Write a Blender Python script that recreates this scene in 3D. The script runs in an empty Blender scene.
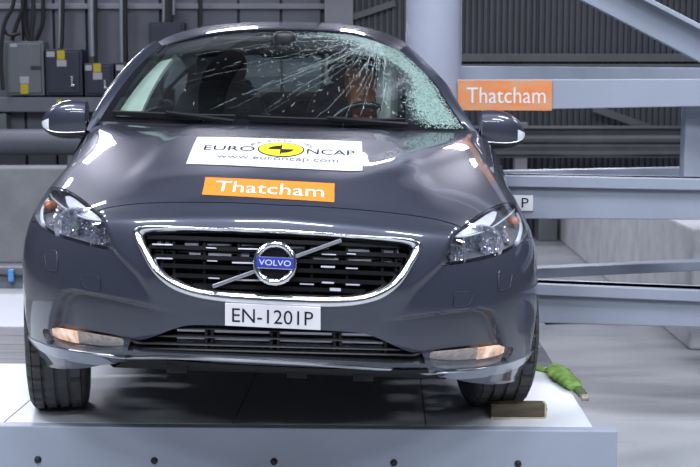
import bpy, bmesh, math, random
import numpy as np
from mathutils import Vector, Matrix
from mathutils.geometry import delaunay_2d_cdt

random.seed(7)
rng = np.random.default_rng(7)
scene = bpy.context.scene
col = scene.collection
PI = math.pi

# ---------------------------------------------------------------- camera
F_PX, HORIZON, CAM_Z, DECK = 1226.0, 94.0, 1.455, 0.332
PITCH = math.atan((233.5 - HORIZON) / F_PX)
cam_d = bpy.data.cameras.new('camera')
cam_d.sensor_width = 36.0
cam_d.lens = F_PX / 700.0 * 36.0
cam_d.clip_end = 200
cam = bpy.data.objects.new('camera', cam_d)
col.objects.link(cam)
cam.location = (0, 0, CAM_Z)
cam.rotation_euler = (PI / 2 - PITCH, 0, 0)
scene.camera = cam
cam_d.dof.use_dof = True
cam_d.dof.focus_distance = 3.9
cam_d.dof.aperture_fstop = 9.0

# ---------------------------------------------------------------- world, exposure
world = bpy.data.worlds.new('hall_air')
scene.world = world
world.use_nodes = True
world.node_tree.nodes['Background'].inputs[0].default_value = (0.55, 0.6, 0.72, 1)
world.node_tree.nodes['Background'].inputs[1].default_value = 0.1
vs = scene.view_settings
vs.view_transform = 'Standard'
vs.look = 'None'
vs.gamma = 1
vs.use_curve_mapping = False
vs.exposure = -0.12

# ---------------------------------------------------------------- hall lamps (x, y, z, size x, size y, watts)
LAMPS = [
    (-2.7, 3.0, 5.2, 1.5, 0.4, 170), (0.0, 3.0, 5.2, 1.5, 0.4, 170), (2.7, 3.0, 5.2, 1.5, 0.4, 170),
    (-2.7, -0.6, 5.2, 1.5, 0.4, 200), (0.0, -0.6, 5.2, 1.5, 0.4, 200), (2.7, -0.6, 5.2, 1.5, 0.4, 200),
    (-2.7, -4.2, 5.2, 1.5, 0.4, 160), (2.7, -4.2, 5.2, 1.5, 0.4, 160),
    (-4.6, 8.8, 5.2, 1.5, 0.4, 90), (4.6, 8.8, 5.2, 1.5, 0.4, 90),
    (-5.4, 5.2, 5.2, 1.5, 0.4, 110), (5.4, 5.2, 5.2, 1.5, 0.4, 110),
]
# floodlights on the back wall, pointing at the test area (x, y, z, width, height, watts)
FLOODS = [(-3.45, 12.1, 3.65, 0.9, 0.45, 75), (-4.85, 12.1, 3.95, 0.30, 0.30, 25), (2.2, 12.1, 3.65, 0.9, 0.45, 75),
          (-1.35, 12.1, 4.55, 0.8, 0.40, 45), (0.38, 12.1, 4.62, 0.6, 0.35, 40)]

# ---------------------------------------------------------------- helpers: pixels and points
_fw = np.array([0, math.cos(PITCH), -math.sin(PITCH)])
_up = np.array([0, math.sin(PITCH), math.cos(PITCH)])
_cam = np.array([0, 0, CAM_Z])

def at(x, y, Y):
    """world point on the sight line of pixel (x, y) at world depth Y"""
    d = np.array([(x - 350) / F_PX, 0, 0]) + _up * ((233.5 - y) / F_PX) + _fw
    return _cam + d * (Y / d[1])

def at_floor(x, y, z=0.0):
    d = np.array([(x - 350) / F_PX, 0, 0]) + _up * ((233.5 - y) / F_PX) + _fw
    return _cam + d * ((z - CAM_Z) / d[2])

def project(P):
    q = np.asarray(P) - _cam
    w = q @ _fw
    return np.stack([350 + F_PX * q[..., 0] / w, 233.5 - F_PX * (q @ _up) / w], -1)

# ---------------------------------------------------------------- helpers: materials
def mat(name, c, rough=0.5, metal=0.0, coat=0.0, coat_rough=0.03, noise=0.0, nscale=20.0, bump=0.0, bscale=60.0,
        emit=None, estr=0.0, spec=0.5, stretch=None, c2=None):
    m = bpy.data.materials.new(name)
    m.use_nodes = True
    nt = m.node_tree
    b = nt.nodes['Principled BSDF']
    b.inputs['Base Color'].default_value = (*c, 1)
    b.inputs['Roughness'].default_value = rough
    b.inputs['Metallic'].default_value = metal
    b.inputs['Coat Weight'].default_value = coat
    b.inputs['Coat Roughness'].default_value = coat_rough
    b.inputs['Specular IOR Level'].default_value = spec
    if emit:
        b.inputs['Emission Color'].default_value = (*emit, 1)
        b.inputs['Emission Strength'].default_value = estr
    if noise or bump:
        tc = nt.nodes.new('ShaderNodeTexCoord')
        mp = nt.nodes.new('ShaderNodeMapping')
        nt.links.new(tc.outputs['Object'], mp.inputs['Vector'])
        if stretch: mp.inputs['Scale'].default_value = stretch
    if noise:
        n = nt.nodes.new('ShaderNodeTexNoise')
        n.inputs['Scale'].default_value = nscale
        n.inputs['Detail'].default_value = 6
        nt.links.new(mp.outputs[0], n.inputs['Vector'])
        r = nt.nodes.new('ShaderNodeValToRGB')
        r.color_ramp.elements[0].position = 0.35
        r.color_ramp.elements[1].position = 0.68
        k = c2 if c2 else tuple(v * (1 - noise) for v in c)
        r.color_ramp.elements[0].color = (*k, 1)
        r.color_ramp.elements[1].color = (*c, 1)
        nt.links.new(n.outputs['Fac'], r.inputs[0])
        nt.links.new(r.outputs[0], b.inputs['Base Color'])
    if bump:
        n2 = nt.nodes.new('ShaderNodeTexNoise')
        n2.inputs['Scale'].default_value = bscale
        n2.inputs['Detail'].default_value = 4
        nt.links.new(mp.outputs[0], n2.inputs['Vector'])
        bp = nt.nodes.new('ShaderNodeBump')
        bp.inputs['Strength'].default_value = bump
        bp.inputs['Distance'].default_value = 0.01
        nt.links.new(n2.outputs['Fac'], bp.inputs['Height'])
        nt.links.new(bp.outputs[0], b.inputs['Normal'])
    return m

def glass(name, tint, refl=1.0, rough=0.0, ior=1.5):
    """thin clear pane: tinted see-through plus Fresnel mirror"""
    m = bpy.data.materials.new(name)
    m.use_nodes = True
    nt = m.node_tree
    nt.nodes.remove(nt.nodes['Principled BSDF'])
    out = nt.nodes['Material Output']
    t = nt.nodes.new('ShaderNodeBsdfTransparent'); t.inputs[0].default_value = (*tint, 1)
    g = nt.nodes.new('ShaderNodeBsdfGlossy'); g.inputs['Roughness'].default_value = rough
    g.inputs[0].default_value = (refl, refl, refl, 1)
    lw = nt.nodes.new('ShaderNodeLayerWeight'); lw.inputs[0].default_value = 0.5
    pw = nt.nodes.new('ShaderNodeMath'); pw.operation = 'POWER'; pw.inputs[1].default_value = 5
    ma = nt.nodes.new('ShaderNodeMath'); ma.operation = 'MULTIPLY_ADD'
    r0 = 1.7 * ((ior - 1) / (ior + 1)) ** 2
    ma.inputs[1].default_value = 1 - r0; ma.inputs[2].default_value = r0
    mx = nt.nodes.new('ShaderNodeMixShader')
    nt.links.new(lw.outputs['Facing'], pw.inputs[0]); nt.links.new(pw.outputs[0], ma.inputs[0]); nt.links.new(ma.outputs[0], mx.inputs[0])
    nt.links.new(t.outputs[0], mx.inputs[1]); nt.links.new(g.outputs[0], mx.inputs[2])
    nt.links.new(mx.outputs[0], out.inputs[0])
    return m

# ---------------------------------------------------------------- helpers: meshes and objects
def norm(v):
    v = np.asarray(v, float)
    return v / np.maximum(np.linalg.norm(v, axis=-1, keepdims=True), 1e-12)

class MB:
    """collects faces; build() links them as one mesh object"""
    def __init__(self):
        self.v, self.f = [], []
    def add(self, V, F):
        o = len(self.v)
        self.v += [tuple(map(float, p)) for p in V]
        self.f += [tuple(i + o for i in q) for q in F]
        return self
    def box(self, lo, hi, R=None, org=None):
        V = np.array([(x, y, z) for z in (lo[2], hi[2]) for y in (lo[1], hi[1]) for x in (lo[0], hi[0])], float)
        if R is not None: V = V @ np.asarray(R).T
        if org is not None: V = V + np.asarray(org)
        return self.add(V, [(0, 2, 3, 1), (4, 5, 7, 6), (0, 1, 5, 4), (2, 6, 7, 3), (0, 4, 6, 2), (1, 3, 7, 5)])
    def beam(self, a, b, w, h, upv=(0, 0, 1)):
        """box from a to b, w sideways, h along up"""
        a, b = np.asarray(a, float), np.asarray(b, float)
        t = norm(b - a); r = norm(np.cross(t, upv)); u = np.cross(r, t)
        V = [p + r * (sx * w / 2) + u * (sz * h / 2) for p in (a, b) for sz in (-1, 1) for sx in (-1, 1)]
        return self.add(V, [(0, 2, 3, 1), (4, 5, 7, 6), (0, 1, 5, 4), (2, 6, 7, 3), (0, 4, 6, 2), (1, 3, 7, 5)])
    def grid(self, P, wrap_u=False, wrap_v=False):
        n, m = P.shape[:2]
        F = []
        for i in range(n if wrap_u else n - 1):
            for j in range(m if wrap_v else m - 1):
                a, b = i, (i + 1) % n
                c, d = j, (j + 1) % m
                F.append((a * m + c, b * m + c, b * m + d, a * m + d))
        return self.add(P.reshape(-1, 3), F)
    def sweep(self, path, a, b, N=None, seg=8, closed=False, box=False, caps=True):
        """section of half sizes a (sideways) and b (along N) along a path"""
        P = np.asarray(path, float); n = len(P)
        if closed: T = norm(np.roll(P, -1, 0) - np.roll(P, 1, 0))
        else: T = norm(np.gradient(P, axis=0))
        if N is None:
            ref = np.array([0, 0, 1.0]) if abs(T[0][2]) < 0.9 else np.array([0, 1.0, 0])
            Ns = []; v = ref
            for t in T:
                v = norm(v - t * (v @ t)); Ns.append(v)
            N = np.array(Ns)
        else:
            N = np.broadcast_to(np.asarray(N, float), P.shape)
            N = norm(N - T * np.sum(N * T, -1, keepdims=True))
        B = np.cross(T, N)
        ths = [PI / 4 + k * PI / 2 for k in range(4)] if box else [2 * PI * k / seg for k in range(seg)]
        q = math.sqrt(2) if box else 1.0
        a = np.broadcast_to(np.asarray(a, float), (n,)); b = np.broadcast_to(np.asarray(b, float), (n,))
        G = np.stack([P + B * (a * q * math.cos(t))[:, None] + N * (b * q * math.sin(t))[:, None] for t in ths], 1)
        o = len(self.v); k = len(ths)
        self.grid(G, wrap_u=closed, wrap_v=True)
        if caps and not closed:
            self.f.append(tuple(o + i for i in range(k)))
            self.f.append(tuple(o + (n - 1) * k + i for i in reversed(range(k))))
        return self
    def lathe(self, prof, org, axis, seg=32, caps=False):
        """prof: list of (radius, height along axis)"""
        ax = norm(axis); r = norm(np.cross(ax, (0, 0, 1) if abs(ax[2]) < 0.9 else (0, 1, 0))); s = np.cross(ax, r)
        G = np.array([[np.asarray(org) + ax * h + (r * math.cos(2 * PI * k / seg) + s * math.sin(2 * PI * k / seg)) * R
                       for (R, h) in prof] for k in range(seg)])
        o = len(self.v); m = len(prof)
        self.grid(G, wrap_u=True)
        if caps:
            self.f.append(tuple(o + k * m for k in range(seg)))
            self.f.append(tuple(o + k * m + m - 1 for k in reversed(range(seg))))
        return self
    def prism(self, poly, ext):
        """polygon (list of 3d points) pushed along ext"""
        P = np.asarray(poly, float); n = len(P)
        V = np.concatenate([P, P + np.asarray(ext)])
        return self.add(V, [tuple(range(n)), tuple(reversed(range(n, 2 * n)))] +
                        [(i, i + n, (i + 1) % n + n, (i + 1) % n) for i in range(n)])
    def build(self, name, m, parent=None, smooth=None, bevel=0.0, fix=True, origin=None):
        me = bpy.data.meshes.new(name)
        V = np.array(self.v)
        if origin is not None: V = V - np.asarray(origin)
        me.from_pydata(V.tolist(), [], self.f)
        if fix:
            bm = bmesh.new(); bm.from_mesh(me)
            bmesh.ops.recalc_face_normals(bm, faces=bm.faces)
            bm.to_mesh(me); bm.free()
        me.materials.append(m)
        if smooth:
            me.polygons.foreach_set('use_smooth', [True] * len(me.polygons))
            if smooth < 180: me.set_sharp_from_angle(angle=math.radians(smooth))
        me.update()
        o = bpy.data.objects.new(name, me)
        col.objects.link(o)
        if origin is not None: o.location = origin
        if bevel:
            bv = o.modifiers.new('bevel', 'BEVEL'); bv.width = bevel; bv.segments = 2; bv.limit_method = 'ANGLE'
        if parent: adopt(o, parent)
        return o

def adopt(o, parent):
    o.parent = parent
    o.matrix_parent_inverse = wmat(parent).inverted()

def wmat(o):
    m = Matrix.LocRotScale(o.location, o.rotation_euler, o.scale)
    if o.parent: m = wmat(o.parent) @ o.matrix_parent_inverse @ m
    return m

def thing(name, loc, label, cat, group=None):
    o = bpy.data.objects.new(name, None)
    o.empty_display_size = 0.1
    col.objects.link(o)
    o.location = tuple(map(float, loc))
    return tag(o, label, cat, group)

def tag(o, label, cat, group=None):
    o['label'] = label; o['category'] = cat
    if group: o['group'] = group
    return o

def struct(o):
    o['kind'] = 'structure'
    return o

def share(o, name, loc, parent=None):
    """another object on the same mesh, its origin at loc"""
    c = o.copy(); c.name = name; col.objects.link(c)
    c.parent = None; c.matrix_parent_inverse = Matrix(); c.location = loc
    if parent: adopt(c, parent)
    return c

_fonts = {}
def text_flat(txt):
    """text as flat faces, scaled to a unit box: (points in 0..1, faces, aspect)"""
    if txt in _fonts: return _fonts[txt]
    cu = bpy.data.curves.new('lettering', 'FONT')
    cu.body = txt
    cu.resolution_u = 3
    o = bpy.data.objects.new('lettering', cu)
    col.objects.link(o)
    dg = bpy.context.evaluated_depsgraph_get()
    ev = o.evaluated_get(dg)
    me = ev.to_mesh()
    V = np.array([v.co[:2] for v in me.vertices])
    F = [tuple(p.vertices) for p in me.polygons]
    ev.to_mesh_clear()
    bpy.data.objects.remove(o); bpy.data.curves.remove(cu)
    lo, hi = V.min(0), V.max(0)
    r = ((V - lo) / (hi - lo), F, (hi[0] - lo[0]) / (hi[1] - lo[1]))
    _fonts[txt] = r
    return r

def resample(L, step, closed=True):
    L = np.asarray(L, float)
    if closed: L = np.concatenate([L, L[:1]])
    out = []
    for a, b in zip(L[:-1], L[1:]):
        n = max(1, int(math.ceil(np.linalg.norm(b - a) / step)))
        out += [a + (b - a) * k / n for k in range(n)]
    if not closed: out.append(L[-1])
    return np.array(out)
def curve(L, n=6, closed=False):
    """rounded path through points (Catmull-Rom)"""
    L = np.asarray(L, float)
    if closed: E = np.concatenate([L[-1:], L, L[:2]])
    else: E = np.concatenate([L[:1] * 2 - L[1:2], L, L[-1:] * 2 - L[-2:-1]])
    out = []
    for k in range(1, len(E) - 2):
        a, b, c, d = E[k - 1:k + 3]
        for t in np.arange(n) / n:
            out.append(0.5 * (2 * b + (c - a) * t + (2 * a - 5 * b + 4 * c - d) * t * t + (3 * b - a - 3 * c + d) * t ** 3))
    if not closed: out.append(L[-1])
    return np.array(out)
def curve3(L): return curve(np.array(L), 6)

# ================================================================ materials of the hall
M = {}
def floor_material():
    m = mat('concrete_floor', (0.30, 0.31, 0.33), 0.42)
    nt = m.node_tree; b = nt.nodes['Principled BSDF']
    tc = nt.nodes.new('ShaderNodeTexCoord')
    def noise(scale, sx, sy, det=6):
        mp = nt.nodes.new('ShaderNodeMapping'); mp.inputs['Scale'].default_value = (sx, sy, 1)
        n = nt.nodes.new('ShaderNodeTexNoise'); n.inputs['Scale'].default_value = scale; n.inputs['Detail'].default_value = det
        nt.links.new(tc.outputs['Object'], mp.inputs[0]); nt.links.new(mp.outputs[0], n.inputs['Vector'])
        return n.outputs['Fac']
    def ramp(src, p0, c0, p1, c1):
        r = nt.nodes.new('ShaderNodeValToRGB')
        r.color_ramp.elements[0].position = p0; r.color_ramp.elements[0].color = (*c0, 1)
        r.color_ramp.elements[1].position = p1; r.color_ramp.elements[1].color = (*c1, 1)
        nt.links.new(src, r.inputs[0]); return r.outputs[0]
    def mul(a, bb):
        x = nt.nodes.new('ShaderNodeMix'); x.data_type = 'RGBA'; x.blend_type = 'MULTIPLY'; x.inputs[0].default_value = 1
        nt.links.new(a, x.inputs[6]); nt.links.new(bb, x.inputs[7]); return x.outputs[2]
    a = ramp(noise(1.3, 1, 1), 0.3, (0.27, 0.285, 0.30), 0.7, (0.38, 0.395, 0.41))
    s = ramp(noise(3.0, 0.35, 6), 0.26, (0.74, 0.74, 0.75), 0.40, (1, 1, 1))        # scuffs along x
    d = ramp(noise(40, 1, 1, 2), 0.24, (0.35, 0.35, 0.36), 0.31, (1, 1, 1))          # specks
    c = mul(mul(a, s), d)
    nt.links.new(c, b.inputs['Base Color'])
    r = ramp(noise(2.2, 1, 2), 0.3, (0.3, 0.3, 0.3), 0.7, (0.55, 0.55, 0.55))
    nt.links.new(r, b.inputs['Roughness'])
    return m
M['floor'] = floor_material()
M['wall'] = mat('wall_sheet', (0.15, 0.155, 0.19), 0.55, noise=0.15, nscale=3)
M['wall_dark'] = mat('wall_sheet_dark', (0.070, 0.075, 0.092), 0.5, noise=0.15, nscale=3)
M['ceil'] = mat('ceiling_sheet', (0.27, 0.275, 0.30), 0.7, noise=0.1, nscale=2)
M['post_wall'] = mat('wall_post_paint', (0.24, 0.24, 0.27), 0.5, noise=0.08, nscale=5)
M['rig'] = mat('rig_grey_paint', (0.27, 0.30, 0.37), 0.38, noise=0.10, nscale=4, bump=0.04, bscale=40)
M['pole'] = mat('pole_pale_paint', (0.32, 0.34, 0.42), 0.22, noise=0.07, nscale=6, bump=0.03, bscale=30)
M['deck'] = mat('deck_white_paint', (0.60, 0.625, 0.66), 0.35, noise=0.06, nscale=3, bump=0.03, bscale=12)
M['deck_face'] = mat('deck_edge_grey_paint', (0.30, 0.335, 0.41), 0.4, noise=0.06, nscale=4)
M['mat_grey'] = mat('track_grey_wood', (0.20, 0.205, 0.22), 0.55, noise=0.45, nscale=9, stretch=(0.25, 5, 1))
M['black'] = mat('black_rubber', (0.012, 0.012, 0.015), 0.6, noise=0.2, nscale=30)
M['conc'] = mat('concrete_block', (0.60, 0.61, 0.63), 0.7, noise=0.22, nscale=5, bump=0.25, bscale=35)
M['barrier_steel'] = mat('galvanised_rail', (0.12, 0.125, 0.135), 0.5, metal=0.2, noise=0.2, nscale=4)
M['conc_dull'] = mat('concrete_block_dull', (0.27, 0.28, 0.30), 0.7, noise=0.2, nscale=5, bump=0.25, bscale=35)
M['cab_grey'] = mat('cabinet_grey', (0.15, 0.165, 0.18), 0.45, noise=0.1, nscale=8)
M['cab_blue'] = mat('cabinet_dark_blue', (0.028, 0.033, 0.055), 0.45, noise=0.1, nscale=8)
M['trunk'] = mat('trunking_grey', (0.15, 0.165, 0.195), 0.5, noise=0.08, nscale=5)
M['steel'] = mat('bright_steel', (0.62, 0.64, 0.66), 0.3, metal=0.9, noise=0.1, nscale=30)
M['conduit'] = mat('galvanised_conduit', (0.30, 0.33, 0.36), 0.35, metal=0.5, noise=0.1, nscale=20)
M['yellow'] = mat('warning_yellow', (0.55, 0.42, 0.02), 0.6, noise=0.05, nscale=50)
M['label_white'] = mat('label_white', (0.42, 0.43, 0.46), 0.6, noise=0.05, nscale=50)
M['lamp_body'] = mat('lamp_housing', (0.5, 0.5, 0.52), 0.5, noise=0.05, nscale=10)
M['orange'] = mat('orange_vinyl', (0.74, 0.19, 0.022), 0.75, spec=0.2, noise=0.05, nscale=8)
M['orange_worn'] = mat('orange_worn_vinyl', (0.66, 0.18, 0.035), 0.45, noise=0.5, nscale=14, c2=(0.55, 0.27, 0.14), stretch=(0.6, 1, 1.4))
M['white_vinyl'] = mat('white_vinyl', (0.64, 0.64, 0.67), 0.75, spec=0.2, noise=0.03, nscale=8)
M['ink'] = mat('black_ink', (0.02, 0.02, 0.025), 0.9, spec=0.08, noise=0.1, nscale=30)
M['ink_grey'] = mat('grey_ink', (0.12, 0.13, 0.17), 0.9, spec=0.08, noise=0.1, nscale=30)
M['yellow_vinyl'] = mat('yellow_vinyl', (0.80, 0.64, 0.02), 0.8, spec=0.15, noise=0.03, nscale=8)

# ================================================================ hall shell
YB = 12.4
struct(MB().box((-9, -9, -0.1), (9, YB, 0)).build('floor', M['floor']))
struct(MB().box((-9, -9, 5.7), (9, YB, 5.8)).build('ceiling', M['ceil']))
struct(MB().box((-9.1, -9, 0), (-9, YB, 5.7)).build('wall_left', M['wall']))
struct(MB().box((9, -9, 0), (9.1, YB, 5.7)).build('wall_right', M['wall']))
struct(MB().box((-9, -9.1, 0), (9, -9, 5.7)).build('wall_front', M['wall']))
wb = struct(MB().box((-9, YB + 0.06, 0), (9, YB + 0.12, 5.7)).build('wall_back', M['wall_dark']))

def px_x(x, Y): return (x - 350) / F_PX * Y
def px_z(y, Y): return at(350, y, Y)[2]

# flat sheets on the left part of the back wall, ribbed dark sheets on the right part
edges = [-9, -6.5] + [px_x(v, YB) for v in (-170, -100, -35, 27, 57.5, 90, 129, 163, 201, 240, 282, 322)]
for a, b in zip(edges[:-1], edges[1:]):
    MB().box((a + 0.012, YB, 0), (b - 0.012, YB + 0.06, 5.7)).build('wall_sheet', M['wall'], wb, bevel=0.006)
def ribbed(x0, x1, pitch):
    b = MB(); n = max(1, int(round((x1 - x0) / pitch))); p = (x1 - x0) / n; pts = []
    for k in range(n):
        for t, d in ((0, 0.035), (0.25, 0.035), (0.38, 0.012), (0.85, 0.012), (0.98, 0.035)):
            pts.append((x0 + (k + t) * p, YB + d))
    pts.append((x1, YB + 0.035))
    G = np.array([[(x, y, z) for z in (0, 5.7)] for x, y in pts])
    return b.grid(G)
x = px_x(353, YB)
while x < 8.9:
    e = min(x + 0.92, 9)
    ribbed(x, e - 0.006, 0.06).build('ribbed_sheet', M['wall_dark'], wb, fix=False)
    x = e
# wall post between the two kinds of sheet, and horizontal sheeting rails
MB().box((px_x(325, YB - .1), YB - 0.12, 0), (px_x(353, YB - .1), YB + 0.05, 5.7)).build('wall_post', M['post_wall'], wb, bevel=0.01)
Yr = YB - 0.05
MB().box((-9, Yr, px_z(9, Yr)), (px_x(325, Yr), YB + 0.02, px_z(3.5, Yr))).build('sheeting_rail', M['post_wall'], wb, bevel=0.006)
MB().box((px_x(353, Yr), Yr - .05, px_z(62, Yr)), (9, YB + 0.02, px_z(54, Yr))).build('sheeting_rail', M['barrier_steel'], wb, bevel=0.006)
MB().box((px_x(353, Yr), Yr - .05, px_z(70, Yr)), (9, YB + 0.02, px_z(64, Yr))).build('sheeting_rail', M['barrier_steel'], wb, bevel=0.006)
MB().beam(at(593, 108, Yr - .1), at(650, 128, Yr - .1), 0.05, 0.07).build('sheeting_brace', M['barrier_steel'], wb)
MB().beam(at(353, 17, Yr), at(395, 3, Yr), 0.05, 0.06).build('sheeting_brace', M['barrier_steel'], wb)

# ceiling rafters give the bonnet and windscreen something to mirror
ceil = bpy.data.objects['ceiling']
for y in (-6, -3, 0.2, 3.2, 6.2, 9.2):
    MB().box((-9, y - 0.1, 5.35), (9, y + 0.1, 5.7)).build('rafter', M['wall_dark'], ceil)

# lamps
LAMP_COL = (0.87, 0.91, 1.0)
for i, (x, y, z, sx, sy, w) in enumerate(LAMPS):
    t = thing('ceiling_lamp', (x, y, z + 0.02), 'grey strip floodlight hanging below the hall roof', 'lamp', 'floodlights below the hall roof')
    b = MB()
    b.box((x - sx / 2 - .05, y - sy / 2 - .05, z + 0.02), (x + sx / 2 + .05, y + sy / 2 + .05, z + 0.12))
    b.build('housing', M['lamp_body'], t, bevel=0.01)
    MB().sweep([(x, y, z + 0.1), (x, y, 5.7)], 0.012, 0.012).build('hanger', M['steel'], t)
    L = bpy.data.lights.new('lamp_light', 'AREA'); L.shape = 'RECTANGLE'; L.size = sx; L.size_y = sy; L.energy = w
    L.color = LAMP_COL
    lo = bpy.data.objects.new('lamp_light', L); col.objects.link(lo); lo.location = (x, y, z)
    adopt(lo, t)

for (x, y, z, sx, sz, w), lab in zip(FLOODS, ('wide floodlight on the back wall above the switch cabinets', 'small square floodlight on the back wall above the wide one',
                                              'wide floodlight on the back wall above the ribbed sheets',
                                              'higher floodlight on the back wall left of the wall post', 'higher floodlight on the back wall beside the wall post')):
    t = thing('wall_floodlight', (x, y, z), lab, 'floodlight')
    aim = norm(np.array([-0.3, 4.2, 1.0]) - np.array([x, y, z])); r = norm(np.cross(aim, (0, 0, 1))); u = np.cross(r, aim)
    Rm = np.stack([r, aim, u], 1)
    MB().box((-sx / 2 - .03, -.10, -sz / 2 - .03), (sx / 2 + .03, -.01, sz / 2 + .03), Rm, (x, y, z)).build('flood_housing', M['lamp_body'], t, bevel=0.01)
    MB().sweep([(x, y - .0, z), (x, YB, z + .1)], .02, .02).build('flood_bracket', M['steel'], t)
    L = bpy.data.lights.new('flood_light', 'AREA'); L.shape = 'RECTANGLE'; L.size = sx; L.size_y = sz; L.energy = w; L.color = (0.86, 0.84, 1.0)
    lo = bpy.data.objects.new('flood_light', L); col.objects.link(lo); lo.location = (x, y, z)
    lo.rotation_euler = Vector(aim).to_track_quat('-Z', 'Y').to_euler()
    adopt(lo, t)

dark_strip = MB().beam((-0.55, 11.2, 5.38), (-1.75, 5.0, 5.38), .42, .10)  # unseen black strip added to mirror as a dark band in the windscreen
tr = dark_strip.build('cable_tray', M['black'], bevel=0.004)
tag(tr, 'long black cable tray hung on rods under the hall roof', 'cable tray')
for k in (.1, .5, .9):
    p = np.array([-0.55, 11.2, 5.4]) * (1 - k) + np.array([-1.75, 5.0, 5.4]) * k
    MB().sweep([tuple(p), (p[0], p[1], 5.7)], .01, .01).build('tray_rod', M['steel'], tr)

# ================================================================ test platform
YF = 4.10
platform = thing('test_platform', (-0.5, 5.5, 0), 'low white sled platform with a grey steel edge carrying the car', 'platform')
XR = 0.868
seams = [-2.6, -1.15, -0.36, 0.30, XR]
M['deck_side'] = M['deck_face']
yseg = [(YF + .004, 5.02), (5.84, 7.0), (7.003, 8.5)]
for ya, yb in yseg:
    for a, b in zip(seams[:-1], seams[1:]):
        if ya > 7 and a < -2: continue
        MB().box((a + .0015, ya, DECK - 0.03), (b - .0015, yb, DECK)).build('deck_panel', M['deck'], platform, bevel=0.002)
for k in range(4):
    y0 = 5.025 + k * 0.204
    MB().box((-2.6, y0, DECK - 0.03), (XR, y0 + 0.2, DECK - 0.004)).build('track_board', M['mat_grey'], platform, bevel=0.003)
MB().box((-2.58, YF + .01, 0.06), (XR - .02, 6.98, DECK - 0.031)).build('deck_frame', M['deck_face'], platform)
MB().box((-1.14, 6.985, 0.06), (XR - .02, 8.48, DECK - 0.031)).build('deck_frame', M['deck_face'], platform)
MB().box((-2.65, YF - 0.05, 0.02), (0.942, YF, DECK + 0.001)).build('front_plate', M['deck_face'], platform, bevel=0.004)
MB().box((-2.6, 7.0, DECK - 0.03), (-1.25, 7.06, px_z(268.5, 7.0))).build('rear_kerb', M['trunk'], platform, bevel=0.006)
bolt0 = None
for k, x in enumerate((-206, -84, 37, 154.5, 274.5, 394, 517)):
    p = at(x, 460 + (x - 37) * 0.0125, YF - .05); p[0] += .042; p[2] = DECK - .115; p[1] = YF - .05
    if bolt0 is None:
        bolt0 = MB().lathe([(.0001, .012), (.007, .012), (.011, .007), (.0125, 0), (.0125, -.01)], (0, 0, 0), (0, -1, 0), 12).build('bolt', M['black'], smooth=40)
        bolt0.location = p; adopt(bolt0, platform)
    else: share(bolt0, 'bolt', p, platform)
platform.rotation_euler = (0, 0, -.0297)
# black hose along the rear kerb with a blue tape band
hose = [at(x, y, 7.018) for x, y in ((-60, 275), (-20, 275.5), (2, 275.3), (11, 276), (20, 276.2), (34, 277), (60, 277.5))]
hz = MB().sweep(curve3(hose), .0085, .0085).build('hose', M['black'], smooth=60)
tag(hz, 'thin black hose along the rear kerb of the platform', 'hose')
q = at(11, 275.6, 7.006)
M['blue_tape'] = mat('blue_tape', (0.10, 0.30, 0.62), 0.5, noise=0.15, nscale=30)
tp = MB().box((q[0] - .017, q[1] - .012, q[2] - .036), (q[0] + .017, q[1] + .028, q[2] + .036)).build('tape', M['blue_tape'], bevel=0.008)
tag(tp, 'blue tape band fixing the black hose to the platform kerb', 'tape')

# ================================================================ pole rig
YP = 5.56
rig = thing('pole_rig', ((px_x(405, YP) + px_x(459.5, YP)) / 2, YP + .13, DECK), 'pale rigid impact pole with grey steel bracing beams beside the car', 'pole rig')
cx, rp = (px_x(405, YP) + px_x(459.5, YP)) / 2, (px_x(459.5, YP) - px_x(405, YP)) / 2
MB().lathe([(rp, 0.0), (rp, 1.92)], (cx, YP, DECK), (0, 0, 1), 56, caps=True).build('pole', M['pole'], rig, smooth=60)
MB().box((cx + rp - .03, YP + .02, DECK + .02), (cx + rp + .006, YP + .2, DECK + 1.9)).build('pole_backing_plate', M['pole'], rig, bevel=0.003)
def zf(y, Y): return px_z(y, Y)
YA, YC = 5.50, 5.22      # front beams run towards the camera
x0 = cx + rp * .6
def fbeam(zt, zb, flange, name, ya=YA, yc=YC, xr=2.35, d=.10, lip=.03):
    """front beam: web box plus a proud flange on top"""
    x1 = xr; yr = ya + (yc - ya) * (x1 - x0) / (px_x(700, yc) - x0)
    V = lambda x, y, z: (x, y, z)
    b = MB(); P = []
    for z, z2 in ((zb, zb + .042), (zt, zt)):
        P += [V(x0, ya, z), V(x1, yr, z2), V(x1, yr + d, z2), V(x0, ya + d, z)]
    o = b.add(P, [(3, 2, 1, 0), (4, 5, 6, 7), (0, 1, 5, 4), (1, 2, 6, 5), (2, 3, 7, 6), (3, 0, 4, 7)]).build(name, M['rig'], rig, bevel=0.004)
    if flange:
        b = MB(); P = []
        for z in (zt - flange, zt):
            P += [V(x0, ya - lip, z), V(x1, yr - lip, z), V(x1, yr + d + lip, z), V(x0, ya + d + lip, z)]
        b.add(P, [(3, 2, 1, 0), (4, 5, 6, 7), (0, 1, 5, 4), (1, 2, 6, 5), (2, 3, 7, 6), (3, 0, 4, 7)]).build('beam_flange', M['rig'], o, bevel=0.004)
    return o
up = fbeam(zf(79.5, YA), zf(111, YA), 0, 'upper_beam')
md = fbeam(zf(174, YA), zf(218.5, YA), .05, 'middle_beam')
lw = fbeam(zf(279.5, YA), zf(320.5, YA), .05, 'lower_beam')
def bbeam(zt, zb, name):
    b = MB(); P = []; ya, yr = YP + .1, 6.25; x1 = 2.4
    for z in (zb, zt):
        P += [(x0, ya, z), (x1, yr, z), (x1, yr + .1, z), (x0, ya + .1, z)]
    return b.add(P, [(3, 2, 1, 0), (4, 5, 6, 7), (0, 1, 5, 4), (1, 2, 6, 5), (2, 3, 7, 6), (3, 0, 4, 7)]).build(name, M['rig'], rig, bevel=0.004)
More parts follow.
